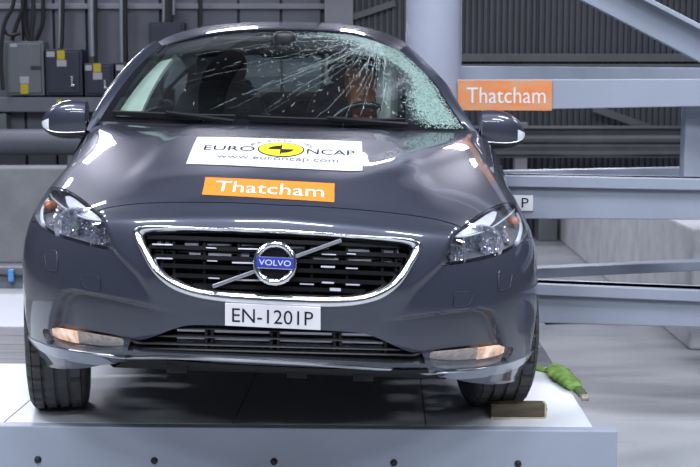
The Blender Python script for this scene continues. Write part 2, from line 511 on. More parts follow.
bbeam(zf(65.8, YP + .1), zf(84, YP + .1), 'rear_upper_beam')
bbeam(zf(172, 5.68), zf(190, 5.68), 'rear_middle_beam')
bbeam(zf(271.5, 5.7), zf(281.5, 5.7), 'rear_lower_beam')
# upright between the beams and the sloping brace
yq = 5.24
MB().box((px_x(685.5, 5.34), yq + .12, zf(178, 5.34)), (px_x(685.5, 5.34) + .09, yq + .2, zf(105, 5.34))).build('upright', M['rig'], rig, bevel=0.004)
a, b = at(547, -35, 5.52), at(768, 79.9, 5.32)
MB().beam(a + (a - b) * .42, b, .09, .135).build('sloping_brace', M['rig'], rig, bevel=0.004)
a2, b2 = at(555, -47, 5.47), at(756, 57.5, 5.29)
MB().beam(a2 + (a2 - b2) * .42, b2, .16, .02).build('brace_cap', M['rig'], rig, bevel=0.003)
# foot blocks so that the braces reach the floor beyond the picture
MB().box((2.1, 4.9, 0), (2.45, 6.6, zf(320.5, YA) + .02)).build('rig_foot', M['rig'], rig, bevel=0.005)

# orange sign on the upper beam, white plate on the middle beam
def beam_y(x): return YA + (YC - YA) * (x - x0) / (px_x(700, YC) - x0)
def flat_sign(x0p, x1p, yt, yb, m, name, dy=.006, lip=0.0):
    Ya = beam_y(px_x(x0p, 5.48)) - lip - .001; Yb = beam_y(px_x(x1p, 5.45)) - lip - .001
    TL, TR, BL = at(x0p, yt, Ya), at(x1p, yt, Yb), at(x0p, yb, Ya)
    TR[2] = TL[2]
    ex, ez = TR - TL, TL - BL; n = norm(np.cross(ex, ez))
    o = MB().prism([BL + n * dy, BL + ex + n * dy, TL + ex + n * dy, TL + n * dy], -n * dy).build(name, m, rig)
    def put(txt, a0, a1, b0, b1, mm, nm):
        V, F, _ = text_flat(txt)
        MB().add([BL + ex * (a0 + (a1 - a0) * p[0]) + ez * (b0 + (b1 - b0) * p[1]) + n * (dy + .0012) for p in V], F).build(nm, mm, o, fix=False)
    return o, put
o, put = flat_sign(458.3, 552.2, 80.3, 110.2, M['orange_worn'], 'beam_sign')
put('Thatcham', .095, .935, .24, .76, M['white_vinyl'], 'sign_lettering')
o, put = flat_sign(500, 533.2, 194.5, 210, M['white_vinyl'], 'beam_plate')
put('P', .66, .87, .20, .82, M['ink'], 'plate_lettering')

# ================================================================ guard rail, concrete, cables, cabinets along the back wall
YG = 12.0
def guard(xa, xb, label):
    g = thing('guard_rail', ((xa + xb) / 2, YG, 0), label, 'guard rail')
    z0, z1 = px_z(157.5, YG), px_z(125.5, YG); h = z1 - z0
    prof = [(0, 0), (.0, .04), (-.06, .12), (-.06, .22), (0.0, .34), (0.005, .42), (-.05, .5), (-.06, .6), (-.05, .7), (.005, .78), (-.0, .84), (-.06, .92), (0, 1)]
    ds = resample(np.array(prof), .03, False)
    G = np.array([[(x, YG - .05 + d, z0 + h * t) for d, t in ds] for x in (xa, xb)])
    MB().grid(G).build('rail_beam', M['barrier_steel'], g, smooth=50)
    n = int((xb - xa) / 2) + 1
    for k in range(n):
        x = xa + .5 + k * 2.0
        if x < xb - .1: MB().box((x - .06, YG - .03, 0), (x + .06, YG + .1, z1 + .03)).build('rail_post', M['post_wall'], g, bevel=0.004)
    return g
guard(px_x(490, YG) - 2.2, 7.5, 'dull steel corrugated guard rail behind the bracing beams')
# left of the car: plain rounded rail
g = thing('pipe_rail', (px_x(0, YG), YG, 0), 'fat grey pipe rail under the cable trunking', 'pipe rail')
zc = (px_z(129, YG) + px_z(155, YG)) / 2; rc = (px_z(129, YG) - px_z(155, YG)) / 2
MB().sweep([(-8, YG, zc), (-5, YG, zc), (px_x(190, YG), YG, zc)], .12, rc, (0, 0, 1), seg=24).build('pipe', M['trunk'], g, smooth=50)
for x in (-6.5, -4.6, -2.7):
    MB().box((x - .06, YG - .02, 0), (x + .06, YG + .1, zc)).build('pipe_post', M['post_wall'], g)
YT = 12.2
t = MB().box((-8, YT, px_z(112, YT)), (px_x(230, YT), YB - .002, px_z(97.2, YT))).build('cable_trunking', M['trunk'], bevel=0.008)
tag(t, 'long pale grey cable trunking running below the switch cabinets', 'trunking')
yl = MB().box((px_x(58.5, YT), YT - .004, px_z(103, YT)), (px_x(63, YT), YT, px_z(99.5, YT))).build('warning_label', M['yellow'], t)
gb = MB().box((px_x(-12, YT), YT + .02, px_z(131, YT)), (px_x(7, YT), YT + .2, px_z(113.5, YT))).build('junction_box', M['cab_grey'], bevel=0.006)
tag(gb, 'small grey junction box hanging under the cable trunking', 'junction box')

# concrete barrier blocks
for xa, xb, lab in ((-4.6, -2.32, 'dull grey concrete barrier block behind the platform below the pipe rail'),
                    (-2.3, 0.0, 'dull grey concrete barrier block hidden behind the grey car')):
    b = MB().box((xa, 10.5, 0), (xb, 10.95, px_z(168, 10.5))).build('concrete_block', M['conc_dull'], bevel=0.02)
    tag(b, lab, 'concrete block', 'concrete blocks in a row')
p0, p1 = at_floor(557, 238), at_floor(689, 350)
wallb = MB()
zt = .70
xa, xb = p0[0], p1[0]
wallb.add([(xb, p1[1], 0), (xb + .7, p1[1], 0), (xa + .7, p0[1], 0), (xa, p0[1], 0), (xb, p1[1], zt), (xb + .7, p1[1], zt), (xa + .7, p0[1], zt), (xa, p0[1], zt)],
          [(3, 2, 1, 0), (4, 5, 6, 7), (0, 1, 5, 4), (1, 2, 6, 5), (2, 3, 7, 6), (3, 0, 4, 7)])
wo = wallb.build('concrete_wall', M['conc'], bevel=0.015)
tag(wo, 'long low whitewashed concrete wall beyond the bracing beams', 'concrete wall')
c1 = MB().sweep(curve3([at_floor(x, y, .012) for x, y in ((545, 322.5), (580, 321.5), (620, 322.5), (650, 322), (668, 326), (676, 331), (700, 330), (740, 331))]), .012, .012).build('floor_cable', M['black'], smooth=60)
tag(c1, 'black cable lying on the concrete floor under the bracing beams', 'cable')
bx = MB().box((px_x(538, 12.2), 12.1, 0), (px_x(557, 12.2), 12.35, px_z(212, 12.2))).build('wall_box', M['cab_grey'], bevel=0.01)
tag(bx, 'dark grey box at the foot of the ribbed back wall', 'box')

# switch cabinets on the back wall
YK = 12.2
def cabinet(x0, x1, y0, y1, m, name, label, plates=(), handle=None, louvre=None):
    b = thing(name, (px_x((x0 + x1) / 2, YK), YK, px_z(y1, YK)), label, 'cabinet', 'switch cabinets on the back wall')
    X0, X1, Z0, Z1 = px_x(x0, YK), px_x(x1, YK), px_z(y1, YK), px_z(y0, YK)
    body = MB().box((X0, YK, Z0), (X1, YB, Z1)).build('cabinet_body', m, b, bevel=0.008)
    MB().box((X0 + .025, YK - .018, Z0 + .025), (X1 - .025, YK, Z1 - .025)).build('cabinet_door', m, b, bevel=0.006)
    for (a, c, d, e, mm, nm) in plates:
        MB().box((px_x(a, YK), YK - .022, px_z(e, YK)), (px_x(c, YK), YK - .016, px_z(d, YK))).build(nm, mm, b)
    if handle:
        hx, hy0, hy1 = handle
        h = MB().box((px_x(hx - 1, YK), YK - .05, px_z(hy1, YK)), (px_x(hx + 1, YK), YK - .018, px_z(hy0, YK)))
        h.box((px_x(hx - 1, YK), YK - .06, px_z(hy1, YK)), (px_x(hx + 2.6, YK), YK - .045, px_z(hy1 - 2.2, YK)))
        h.build('cabinet_handle', M['steel'], b, bevel=0.004)
    return b
LW, YL = M['label_white'], M['yellow']
cabinet(7.5, 46.5, 41, 95.5, M['cab_grey'], 'switch_cabinet', 'tall grey switch cabinet with a small dark vent slot',
        ((23, 32, 76.5, 83.5, LW, 'paper_label'), (23.5, 31, 84, 94, YL, 'warning_label'), (14, 21, 43.5, 47, LW, 'paper_label'), (34, 44, 66, 70, M['cab_blue'], 'vent_slot')))
cabinet(48, 84.5, 49, 95.5, M['cab_blue'], 'switch_cabinet', 'wide dark blue switch cabinet with a chrome lever handle beside the grey cabinet',
        ((50, 58, 51.5, 57, LW, 'paper_label'), (60.5, 68, 50.5, 59.5, YL, 'warning_label'), (60, 69.5, 60, 66.5, LW, 'paper_label')), (75, 76.5, 87))
cabinet(86.5, 115.5, 63, 96, M['cab_blue'], 'switch_cabinet', 'smaller dark blue switch cabinet with a yellow warning label next to the wide one',
        ((88, 94.5, 65, 70.5, LW, 'paper_label'), (96, 103.5, 63.5, 72, YL, 'warning_label'), (95.5, 104.5, 72.5, 79.5, LW, 'paper_label')), (107.5, 80, 89))
cabinet(117, 152, 62.5, 96, M['cab_blue'], 'switch_cabinet', 'dark blue switch cabinet partly hidden by the windscreen pillar',
        ((118.5, 126, 65, 70.5, LW, 'paper_label'),))
cabinet(151, 186, 22, 46, M['cab_blue'], 'switch_box', 'square slate blue box high on the wall above the car roof')

# conduits and cables on the wall
def conduit(pts, r, m, label, name='wall_conduit', Y=12.26, grp='conduits on the back wall'):
    P = [at(x, y, Y) for x, y in pts]
    o = MB().sweep(curve3(P) if len(P) > 2 else P, r, r, seg=10).build(name, m, smooth=60)
    return tag(o, label, 'conduit', grp)
conduit([(62.5, -20), (62.5, 10), (62, 35), (61, 49)], .022, M['black'], 'black conduit dropping into the wide dark blue cabinet')
conduit([(60, -20), (60, 20), (59.5, 48)], .018, M['conduit'], 'grey conduit beside the black one above the wide cabinet')
conduit([(91.5, -20), (91.5, 20), (92.5, 56)], .030, M['conduit'], 'fat bright galvanised conduit above the smaller blue cabinet')
conduit([(95.5, -20), (95.5, 30), (96, 63)], .020, M['black'], 'thin black conduit dropping to the smaller blue cabinet')
conduit([(121.5, -20), (121.5, 30), (122, 62)], .022, M['conduit'], 'dull grey conduit above the half hidden cabinet')
conduit([(125.5, -20), (125.5, 20), (125.5, 62)], .020, M['black'], 'black conduit above the half hidden cabinet')
conduit([(164.2, -20), (164.2, 5), (164.2, 22)], .018, M['conduit'], 'slim bright conduit left of the thick cable into the square box')
conduit([(169, -20), (169, 8), (168.5, 22)], .045, M['black'], 'thick black cable bundle feeding the square slate box')
conduit([(173.3, -20), (173.3, 5), (173.3, 15)], .018, M['conduit'], 'slim bright conduit right of the thick cable into the square box')
conduit([(200.5, -20), (200.5, 20), (200.5, 48)], .022, M['black'], 'black conduit between wall sheets near the car roof')
for ki, (pts, r, lab) in enumerate((([(16, -20), (13, 5), (5, 22), (2, 40), (1, 60), (3, 90)], .020, 'black cable curving down along the outer side of the grey cabinet'),
                    ([(23, -20), (23, 6), (17, 24), (12, 40.5)], .020, 'black cable bending left into the top of the grey cabinet'),
                    ([(24.5, -20), (25, 15), (26, 30), (29, 40.5)], .026, 'thick black cable falling straight into the grey cabinet'),
                    ([(33, -20), (33.5, 15), (32, 30), (31.5, 40.5)], .022, 'black cable with a slight bend into the grey cabinet'),
                    ([(43.5, -20), (43, 10), (42, 25), (36, 40.5)], .020, 'black cable slanting leftwards into the grey cabinet'),
                    ([(4, 30), (8, 34), (14, 35), (20, 33)], .018, 'short black cable sagging beside the grey cabinet top'))):
    conduit(pts, r, M['black'], lab, 'power_cable', (12.10, 12.21, 12.32, 12.21, 12.32, 12.15)[ki], 'power cables into the grey cabinet')

# ================================================================ THE CAR
# car frame: x towards picture right, s back from the bumper, z above the deck
CAR_X, CAR_Y, YAW = -0.2136, 3.5, 0.0252
def roll_of(s):
    return np.radians(np.interp(s, [0, 0.6, 1.6, 2.2, 4.5], [3.05, 2.1, 1.4, 0.7, 0.4]))
def W(p):
    """car frame to world; the crash has left the body twisted and leaning to one side"""
    p = np.asarray(p, float)
    x, s, z = p[..., 0], p[..., 1], p[..., 2]
    f = roll_of(s)
    x2 = x * np.cos(f) + (z - 0.45) * np.sin(f) * 0.35
    z2 = 0.3 + (z - 0.3) * np.cos(f) - x * np.sin(f)
    return np.stack([CAR_X + x2 * math.cos(YAW) - s * math.sin(YAW),
                     CAR_Y + x2 * math.sin(YAW) + s * math.cos(YAW), DECK + .018 + z2], -1)
def Wv(p, d):
    """direction d at car point p, in world"""
    return norm(W(np.asarray(p) + np.asarray(d) * 1e-3) - W(p))

ROWS = np.array([
 # c0               c1                 c2                 c3                 c4                 c5                 c6                 c7
 [(0,.150,.285), (.20,.160,.285), (.40,.200,.281), (.556,.256,.220), (.684,.343,.184), (.776,.452,.168), (.836,.575,.160), (.856,.722,.166)],
 [(0,.050,.315), (.20,.060,.315), (.40,.100,.314), (.565,.178,.309), (.692,.280,.298), (.788,.405,.286), (.845,.550,.278), (.864,.715,.280)],
 [(0,.008,.385), (.21,.018,.385), (.41,.060,.385), (.575,.140,.386), (.700,.248,.386), (.796,.378,.383), (.850,.525,.380), (.868,.700,.385)],
 [(0,.000,.480), (.21,.010,.480), (.42,.052,.480), (.585,.132,.481), (.707,.238,.482), (.800,.368,.483), (.852,.515,.485), (.869,.700,.490)],
 [(0,.012,.605), (.21,.022,.605), (.42,.067,.602), (.585,.152,.598), (.706,.262,.593), (.798,.390,.590), (.850,.535,.588), (.868,.715,.592)],
 [(0,.048,.712), (.21,.060,.711), (.42,.108,.703), (.580,.203,.691), (.698,.322,.680), (.788,.452,.671), (.840,.600,.666), (.860,.780,.668)],
 [(0,.130,.777), (.21,.143,.775), (.41,.196,.766), (.570,.300,.753), (.687,.430,.742), (.775,.568,.733), (.828,.720,.722), (.852,.885,.708)],
 [(0,.285,.832), (.20,.300,.830), (.40,.354,.822), (.555,.455,.811), (.674,.583,.801), (.762,.718,.789), (.820,.860,.765), (.850,1.00,.735)],
 [(0,.485,.880), (.20,.500,.879), (.39,.552,.872), (.542,.645,.862), (.660,.760,.853), (.750,.885,.838), (.812,1.01,.803), (.852,1.12,.755)],
 [(0,.725,.923), (.20,.738,.922), (.385,.785,.916), (.532,.865,.908), (.648,.960,.900), (.740,1.06,.883), (.806,1.15,.846), (.854,1.24,.785)],
 [(0,.970,.955), (.20,.982,.955), (.380,1.025,.951), (.526,1.09,.945), (.642,1.165,.939), (.737,1.24,.926), (.803,1.31,.893), (.857,1.37,.825)],
 [(0,1.20,.975), (.20,1.212,.975), (.380,1.25,.973), (.526,1.305,.971), (.645,1.365,.970), (.740,1.425,.965), (.803,1.475,.938), (.862,1.52,.865)],
], float)
NV, NU = ROWS.shape[0], 15
CTRL = np.zeros((NV, NU, 3))
CTRL[:, 7:] = ROWS
CTRL[:, :7] = ROWS[:, :0:-1] * np.array([-1, 1, 1])

def spline_matrix(n):
    """second derivatives of a natural cubic spline as a linear map of its values"""
    A = np.zeros((n, n)); R = np.zeros((n, n)); A[0, 0] = A[-1, -1] = 1
    for i in range(1, n - 1):
        A[i, i - 1], A[i, i], A[i, i + 1] = 1, 4, 1
        R[i, i - 1], R[i, i], R[i, i + 1] = 6, -12, 6
    return np.linalg.solve(A, R)
def spline_basis(n, t):
    """rows of weights: value at t (0..n-1) of the natural spline through n values"""
    t = np.clip(np.asarray(t, float), -0.4, n - 0.6)
    i = np.clip(np.floor(t).astype(int), 0, n - 2); f = t - i
    E = np.eye(n); S = SPL[n]
    a, b = 1 - f, f
    return (a[:, None] * E[i] + b[:, None] * E[i + 1] +
            ((a ** 3 - a) / 6)[:, None] * S[i] + ((b ** 3 - b) / 6)[:, None] * S[i + 1])
SPL = {NV: spline_matrix(NV), NU: spline_matrix(NU)}

def S0(u, v):
    """smooth front of the car: u across (-7..7), v from under the bumper (0) to the windscreen (11)"""
    u = np.asarray(u, float).ravel(); v = np.asarray(v, float).ravel()
    out = np.zeros((len(u), 3))
    for k in range(0, len(u), 20000):
        bu = spline_basis(NU, u[k:k + 20000] + 7); bv = spline_basis(NV, v[k:k + 20000])
        out[k:k + 20000] = np.einsum('nj,nji->ni', bv, np.einsum('jki,nk->nji', CTRL, bu))
    return out
def N0(u, v, S=None):
    S = S or S0
    e = 0.02
    du = S(u + e, v) - S(u - e, v); dv = S(u, v + e) - S(u, v - e)
    return norm(np.cross(du, dv))

def smooth(a, b, x):
    t = np.clip((x - a) / (b - a), 0, 1); return t * t * t * (t * (6 * t - 15) + 10)
def sd_line(P, L):
    """signed distance in pixels to a polyline (positive on its right hand as walked in picture space)"""
    L = np.asarray(L, float); best = np.full(len(P), 1e9); sg = np.ones(len(P))
    for a, b in zip(L[:-1], L[1:]):
        d = b - a; t = np.clip(((P - a) @ d) / (d @ d), 0, 1); q = P - (a + t[:, None] * d)
        r = np.hypot(q[:, 0], q[:, 1]); c = d[0] * (P[:, 1] - a[1]) - d[1] * (P[:, 0] - a[0])
        m = r < best - 1e-9; best[m] = r[m]; sg[m] = np.sign(c[m])
    return best * sg
def inside(P, poly):
    poly = np.asarray(poly, float); r = np.zeros(len(P), bool)
    for (x0, y0), (x1, y1) in zip(poly, np.roll(poly, -1, 0)):
        c = (y0 > P[:, 1]) != (y1 > P[:, 1])
        r ^= c & (P[:, 0] < (x1 - x0) * (P[:, 1] - y0) / (y1 - y0 + 1e-12) + x0)
    return r

NOSE = [(96, 205), (104, 222), (114, 250), (124, 261), (138, 275), (150, 293), (160, 318)]
SCOOP = [(47, 345), (50, 318), (55, 300), (62, 291), (74, 289), (100, 294), (140, 302), (190, 312), (190, 330), (128, 348)]
CREASE = [(10, 326), (27, 336), (48, 344.5), (70, 349.3), (95, 353), (112, 355.6), (140, 357), (200, 358), (276, 361)]
def relief(u, v):
    """shaped details of the pressings, as an offset along the normal (metres)"""
    P = project(W(S0(-np.abs(u), v)))
    d = -sd_line(P, NOSE)
    h = 0.013 * smooth(-3, 4, d) * smooth(318, 262, P[:, 1]) * smooth(207, 226, P[:, 1])
    k = np.abs(sd_line(P, SCOOP + SCOOP[:1])) * np.where(inside(P, SCOOP), 1, -1)
    h = h - 0.036 * smooth(0, 5.5, k) * smooth(185, 95, P[:, 0])
    d = sd_line(P, CREASE)
    h = h - 0.0014 * np.clip(d - .5, 0, 25) * smooth(150, 100, P[:, 0])
    # bonnet: raised middle between two faint ridges that run towards the windscreen
    r = np.abs(u) - (2.05 + 0.10 * (11 - v))
    h = h + 0.007 * smooth(0.35, -0.35, r) * smooth(6.3, 7.6, v)
    # buckled sheet on the struck side
    Q = project(W(S0(u, v)))
    a = (Q[:, 0] - 418) / 52.0; b = (Q[:, 1] - 160 + (Q[:, 0] - 418) * 0.28) / 13.0
    h = h + np.where(u > 0, 0.016 * np.exp(-(a * a + b * b) ** 1.5) * smooth(5.4, 4.6, u), 0)
    return h
def S(u, v, off=0.0):
    u = np.asarray(u, float).ravel(); v = np.asarray(v, float).ravel()
    return S0(u, v) + N0(u, v) * (relief(u, v) + off)[:, None]

# pixel -> (u, v) on the smooth front
_gu, _gv = np.meshgrid(np.linspace(-7, 7, 211), np.linspace(0, 11, 166))
_gu, _gv = _gu.ravel(), _gv.ravel()
_gW = W(S0(_gu, _gv)); _gP = project(_gW)
_gN = norm(np.cross(W(S0(_gu + .02, _gv)) - W(S0(_gu - .02, _gv)), W(S0(_gu, _gv + .02)) - W(S0(_gu, _gv - .02))))
_front = np.sum(_gN * norm(_cam - _gW), -1) > 0.02
def uv(pts):
    pts = np.asarray(pts, float); idx = np.where(_front)[0]
    out = np.zeros((len(pts), 2))
    for i, p in enumerate(pts):
        k = idx[np.argmin(np.sum((_gP[idx] - p) ** 2, -1))]
        q = np.array([_gu[k], _gv[k]])
        for _ in range(6):
            e = 0.01
            Z = project(W(S0(np.array([q[0], q[0] + e, q[0]]), np.array([q[1], q[1], q[1] + e]))))
            J = np.stack([(Z[1] - Z[0]) / e, (Z[2] - Z[0]) / e], 1)
            try: st = np.linalg.solve(J.T @ J + np.eye(2) * 2.0, J.T @ (p - Z[0]))
            except Exception: break
            q = q + np.clip(st, -0.1, 0.1)
            q = np.clip(q, (-7, 0), (7, 11))
        out[i] = q
    return out
def mirror(U): return np.asarray(U)[::-1] * np.array([-1, 1])
def full(half):
    """a left outline that starts and ends on the centre line, closed with its mirror image"""
    h = np.asarray(half, float).copy(); h[0, 0] = h[-1, 0] = 0
    return np.concatenate([h, mirror(h)[1:-1]])
def inset(poly, d):
    """shrink a closed outline by d (same units)"""
    P = np.asarray(poly, float)
    T = norm(np.roll(P, -1, 0) - np.roll(P, 1, 0)); n = np.stack([-T[:, 1], T[:, 0]], 1)
    x, y = P[:, 0], P[:, 1]
    area = np.sum(x * np.roll(y, -1) - y * np.roll(x, -1))
    return P + n * d * (1 if area > 0 else -1)

def panel_mesh(outer, holes=(), du=0.085, dv=0.075, off=0.0, thick=0.007, mb=None, surf=None):
    """sheet cut out of the car's front along outlines in (u, v)"""
    surf = surf or S
    loops = [resample(outer, 0.07)] + [resample(h, 0.07) for h in holes]
    bd = np.concatenate(loops)
    lo, hi = loops[0].min(0), loops[0].max(0)
    gu, gv = np.meshgrid(np.arange(lo[0], hi[0], du), np.arange(lo[1], hi[1], dv))
    # centre the lattice on u = 0 so both halves are meshed alike
    gu = np.round(gu / du) * du
    G = np.stack([gu.ravel(), gv.ravel()], 1)
    ok = inside(G, loops[0])
    for h in loops[1:]: ok &= ~inside(G, h)
    G = G[ok]
    keep = np.ones(len(G), bool)
    for k in range(0, len(G), 2000):
        d = np.min(np.sum(((G[k:k + 2000, None] - bd[None]) / np.array([du, dv])) ** 2, -1), 1)
        keep[k:k + 2000] = d > 0.3
    G = G[keep]
    pts = np.concatenate([bd, G]); ed = []; o = 0
    for L in loops:
        n = len(L); ed += [(o + i, o + (i + 1) % n) for i in range(n)]; o += n
    V, E, F, *_ = delaunay_2d_cdt([Vector(p) for p in pts], ed, [], 0, 1e-6)
    V = np.array([tuple(p) for p in V]); F = np.array([tuple(f) for f in F])
    C = V[F].mean(1)
    ok = inside(C, loops[0])
    for h in loops[1:]: ok &= ~inside(C, h)
    F = F[ok]
    mb = mb or MB()
    A = V[F]; cr = (A[:, 1, 0] - A[:, 0, 0]) * (A[:, 2, 1] - A[:, 0, 1]) - (A[:, 1, 1] - A[:, 0, 1]) * (A[:, 2, 0] - A[:, 0, 0])
    F[cr < 0] = F[cr < 0][:, ::-1]
    mb.add(W(surf(V[:, 0], V[:, 1], off)), [tuple(f) for f in F])
    if thick:
        for L in loops:
            a = W(surf(L[:, 0], L[:, 1], off)); b = W(surf(L[:, 0], L[:, 1], off - thick))
            n = len(L); w = np.concatenate([a, b])
            mb.add(w, [(i, (i + 1) % n, (i + 1) % n + n, i + n) for i in range(n)])
    return mb
def panel(name, outer, m, parent, holes=(), **k):
    return panel_mesh(outer, holes, **k).build(name, m, parent, smooth=60, fix=False)

def on(px, off=0.0):
    """world points on the front of the car under pixels, lifted by off"""
    q = uv(px); return W(S(q[:, 0], q[:, 1], off))
def onuv(q, off=0.0): return W(S(q[:, 0], q[:, 1], off))
def nrm(q):
    p = S(q[:, 0], q[:, 1]); n = N0(q[:, 0], q[:, 1])
    return Wv(p, n)
def frame_at(x, y, off=0.0):
    """origin, right, up, outward at a pixel of the front"""
    q = uv([(x, y)]); n = nrm(q)[0]; o = onuv(q, off)[0]
    r = Wv(S(q[:, 0], q[:, 1])[0], (1, 0, 0)); r = norm(r - n * (r @ n))
    return o, r, np.cross(n, r), n

# ---------------------------------------------------------------- materials
M['paint'] = mat('metallic_grey_paint', (0.037, 0.043, 0.067), 0.40, metal=0.45, coat=1.0, coat_rough=0.025, noise=0.08, nscale=900)
M['trim'] = mat('black_plastic', (0.014, 0.014, 0.017), 0.42, noise=0.2, nscale=60)
M['gloss'] = mat('piano_black', (0.008, 0.008, 0.011), 0.12, noise=0.1, nscale=60)
M['grille_black'] = mat('grille_black', (0.005, 0.005, 0.007), 0.5, spec=0.12, noise=0.1, nscale=60)
M['void'] = mat('engine_bay_black', (0.004, 0.004, 0.005), 0.8, noise=0.2, nscale=30)
M['bowl'] = mat('lamp_reflector', (0.80, 0.82, 0.90), 0.07, metal=0.8, noise=0.1, nscale=40)
M['chrome'] = mat('chrome', (0.72, 0.73, 0.76), 0.12, metal=1.0, noise=0.05, nscale=40)
M['satin'] = mat('satin_metal', (0.50, 0.51, 0.55), 0.28, metal=1.0, noise=0.08, nscale=40)
M['lens'] = glass('lamp_lens', (0.92, 0.93, 0.95))
M['screen_glass'] = glass('windscreen_glass', (0.70, 0.80, 0.76), ior=1.7)
M['side_glass'] = glass('side_window_glass', (0.70, 0.80, 0.77), ior=1.45)
M['frost'] = mat('frosted_lamp_plastic', (0.72, 0.75, 0.80), 0.3, coat=0.6, noise=0.1, nscale=40)
M['amber'] = mat('amber_bulb', (0.62, 0.22, 0.09), 0.2, coat=0.6, noise=0.2, nscale=60)
M['lamp_dark'] = mat('lamp_bezel', (0.20, 0.21, 0.24), 0.25, metal=0.25, noise=0.2, nscale=60)
def glow_material():
    """lit lamp chamber: white hot in the middle of its noise, amber round it"""
    m = mat('lit_fog_lamp', (0.8, 0.6, 0.45), 0.3, noise=0.2, nscale=60)
    nt = m.node_tree; b = nt.nodes['Principled BSDF']
    tc = nt.nodes.new('ShaderNodeTexCoord'); n = nt.nodes.new('ShaderNodeTexNoise'); n.inputs['Scale'].default_value = 26
    r = nt.nodes.new('ShaderNodeValToRGB'); e = r.color_ramp.elements
    e[0].position = .36; e[0].color = (.22, .10, .05, 1); e[1].position = .66; e[1].color = (1.0, .78, .70, 1)
    k = e.new(.5); k.color = (.75, .38, .20, 1)
    nt.links.new(tc.outputs['Object'], n.inputs['Vector']); nt.links.new(n.outputs['Fac'], r.inputs[0])
    nt.links.new(r.outputs[0], b.inputs['Emission Color']); b.inputs['Emission Strength'].default_value = 0.9
    return m
M['glow'] = glow_material()
M['fog_band'] = mat('fog_lamp_ribbed_plastic', (0.62, 0.52, 0.46), 0.3, metal=0.3, noise=0.4, nscale=50)
M['badge_blue'] = mat('badge_blue', (0.02, 0.035, 0.30), 0.3, coat=0.6, noise=0.1, nscale=40)
M['label_silver'] = mat('badge_silver_print', (0.55, 0.58, 0.66), 0.4, noise=0.05, nscale=40)
M['fabric'] = mat('seat_fabric', (0.022, 0.022, 0.026), 0.85, noise=0.3, nscale=80, bump=0.2, bscale=300)
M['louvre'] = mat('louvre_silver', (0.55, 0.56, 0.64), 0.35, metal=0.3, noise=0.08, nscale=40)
M['bag'] = mat('airbag_cloth', (0.66, 0.70, 0.66), 0.8, noise=0.15, nscale=9, bump=0.3, bscale=25)
M['rubber'] = mat('tyre_rubber', (0.050, 0.050, 0.053), 0.6, noise=0.25, nscale=40)

root = thing('car', W((0, 1.9, 0)) * np.array([1, 1, 0]) + np.array([0, 0, DECK]),
             'dark grey metallic hatchback with shattered windscreen standing on the white platform', 'car')

# ---------------------------------------------------------------- outlines (traced on the picture-left half)
SHUT = [(277, 205), (255, 203.6), (225, 202.6), (195, 202.2), (165, 202.5), (140, 203.6), (120, 205.6), (105, 208.5), (96, 211.5)]
HL_TOP = [(96, 211.5), (90, 206), (83, 200), (75, 194.5), (66, 190), (57, 187.5), (49, 188)]
HL_OUT = [(49, 188), (43, 191), (38.5, 197), (35, 205), (34, 214), (37, 222)]
HL_BOT = [(37, 222), (45, 229), (55, 234.5), (70, 240), (85, 244), (100, 247.5), (114, 250)]
HL_IN = [(114, 250), (111, 240), (106.5, 229), (101, 219), (96, 211.5)]
GR_OUT = [(276.5, 231.5), (250, 230.6), (194, 228.8), (151, 227.8), (140, 229.5), (135.5, 233.5), (138, 242), (143, 252), (153.5, 271),
          (168.5, 286), (183.5, 293.5), (201, 298.5), (224, 302), (250, 304), (276.5, 305.5)]
GR_IN = [(276.5, 236), (250, 234.6), (215, 233.4), (175, 233), (151, 233.4), (145, 235), (144.5, 238), (149, 248), (160, 266), (173, 276.8),
         (192, 285.5), (213.5, 289.6), (240, 291.6), (258, 292.6), (276.5, 293.5)]
LOW_T = [(276.5, 327.5), (230, 325.8), (196, 325), (182, 326.5), (168, 331), (150, 338.5), (138, 342), (128, 343.5)]
LOW_B = [(128, 350.5), (150, 352), (190, 353.8), (230, 355.6), (276.5, 357.5)]
FOG = [(47.5, 326), (56, 326.5), (72, 330), (92, 334.5), (112, 338.5), (125, 341.5), (127, 346), (125, 351), (108, 351.5),
       (88, 349), (68, 344.5), (54, 339), (48, 333)]
qs, qt, qo, qb, qi = (uv(L) for L in (SHUT, HL_TOP, HL_OUT, HL_BOT, HL_IN))
qs[0, 0] = 0
shut, hl_top, hl_out, hl_bot, hl_in = (curve(q, 4) for q in (qs, qt, qo, qb, qi))
gr_out, gr_in, fog = full(curve(uv(GR_OUT), 4)), full(curve(uv(GR_IN), 4)), curve(uv(np.array(FOG) + np.array([-4.0, 3.2])), 3, True)
low = full(np.concatenate([curve(uv(LOW_T), 4), curve(uv(LOW_B), 3)]))
head = np.concatenate([hl_top[:-1], hl_out[:-1], hl_bot[:-1], hl_in[:-1]])

def arch_u(v):
    """where the wheel arch cuts row v on the left side"""
    us = -np.linspace(3.8, 7, 240); p = S0(us, np.full_like(us, v))
    g = np.hypot(p[:, 1] - 0.9, p[:, 2] - 0.33) - 0.365
    k = np.where(g < 0)[0]
    return us[k[0]] if len(k) else -7.0
v_split = hl_out[-1, 1] - 0.12
arch = np.array([(arch_u(v), v) for v in np.linspace(v_split, 0, 30)])
arch_up = np.array([(arch_u(v), v) for v in np.linspace(v_split, v_split + 1.6, 14)])
side_shut = curve([hl_out[0], (hl_out[0, 0] * .65 - 5.55 * .35, 7.6), (-5.55, 9.2), (-5.6, 11)], 5)

G = 0.018   # half a panel gap, in (u, v)
fascia = full(np.concatenate([shut, hl_in[::-1][1:], hl_bot[::-1][1:], arch, [(-5, 0), (-2.5, 0), (0, 0)]]))
bonnet = full(np.concatenate([shut[:-1], hl_top[:-1], side_shut, [(-3, 11), (0, 11)]]))
fender = np.concatenate([hl_out[::-1], side_shut[1:], [(-7, 11)], arch_up[::-1]])

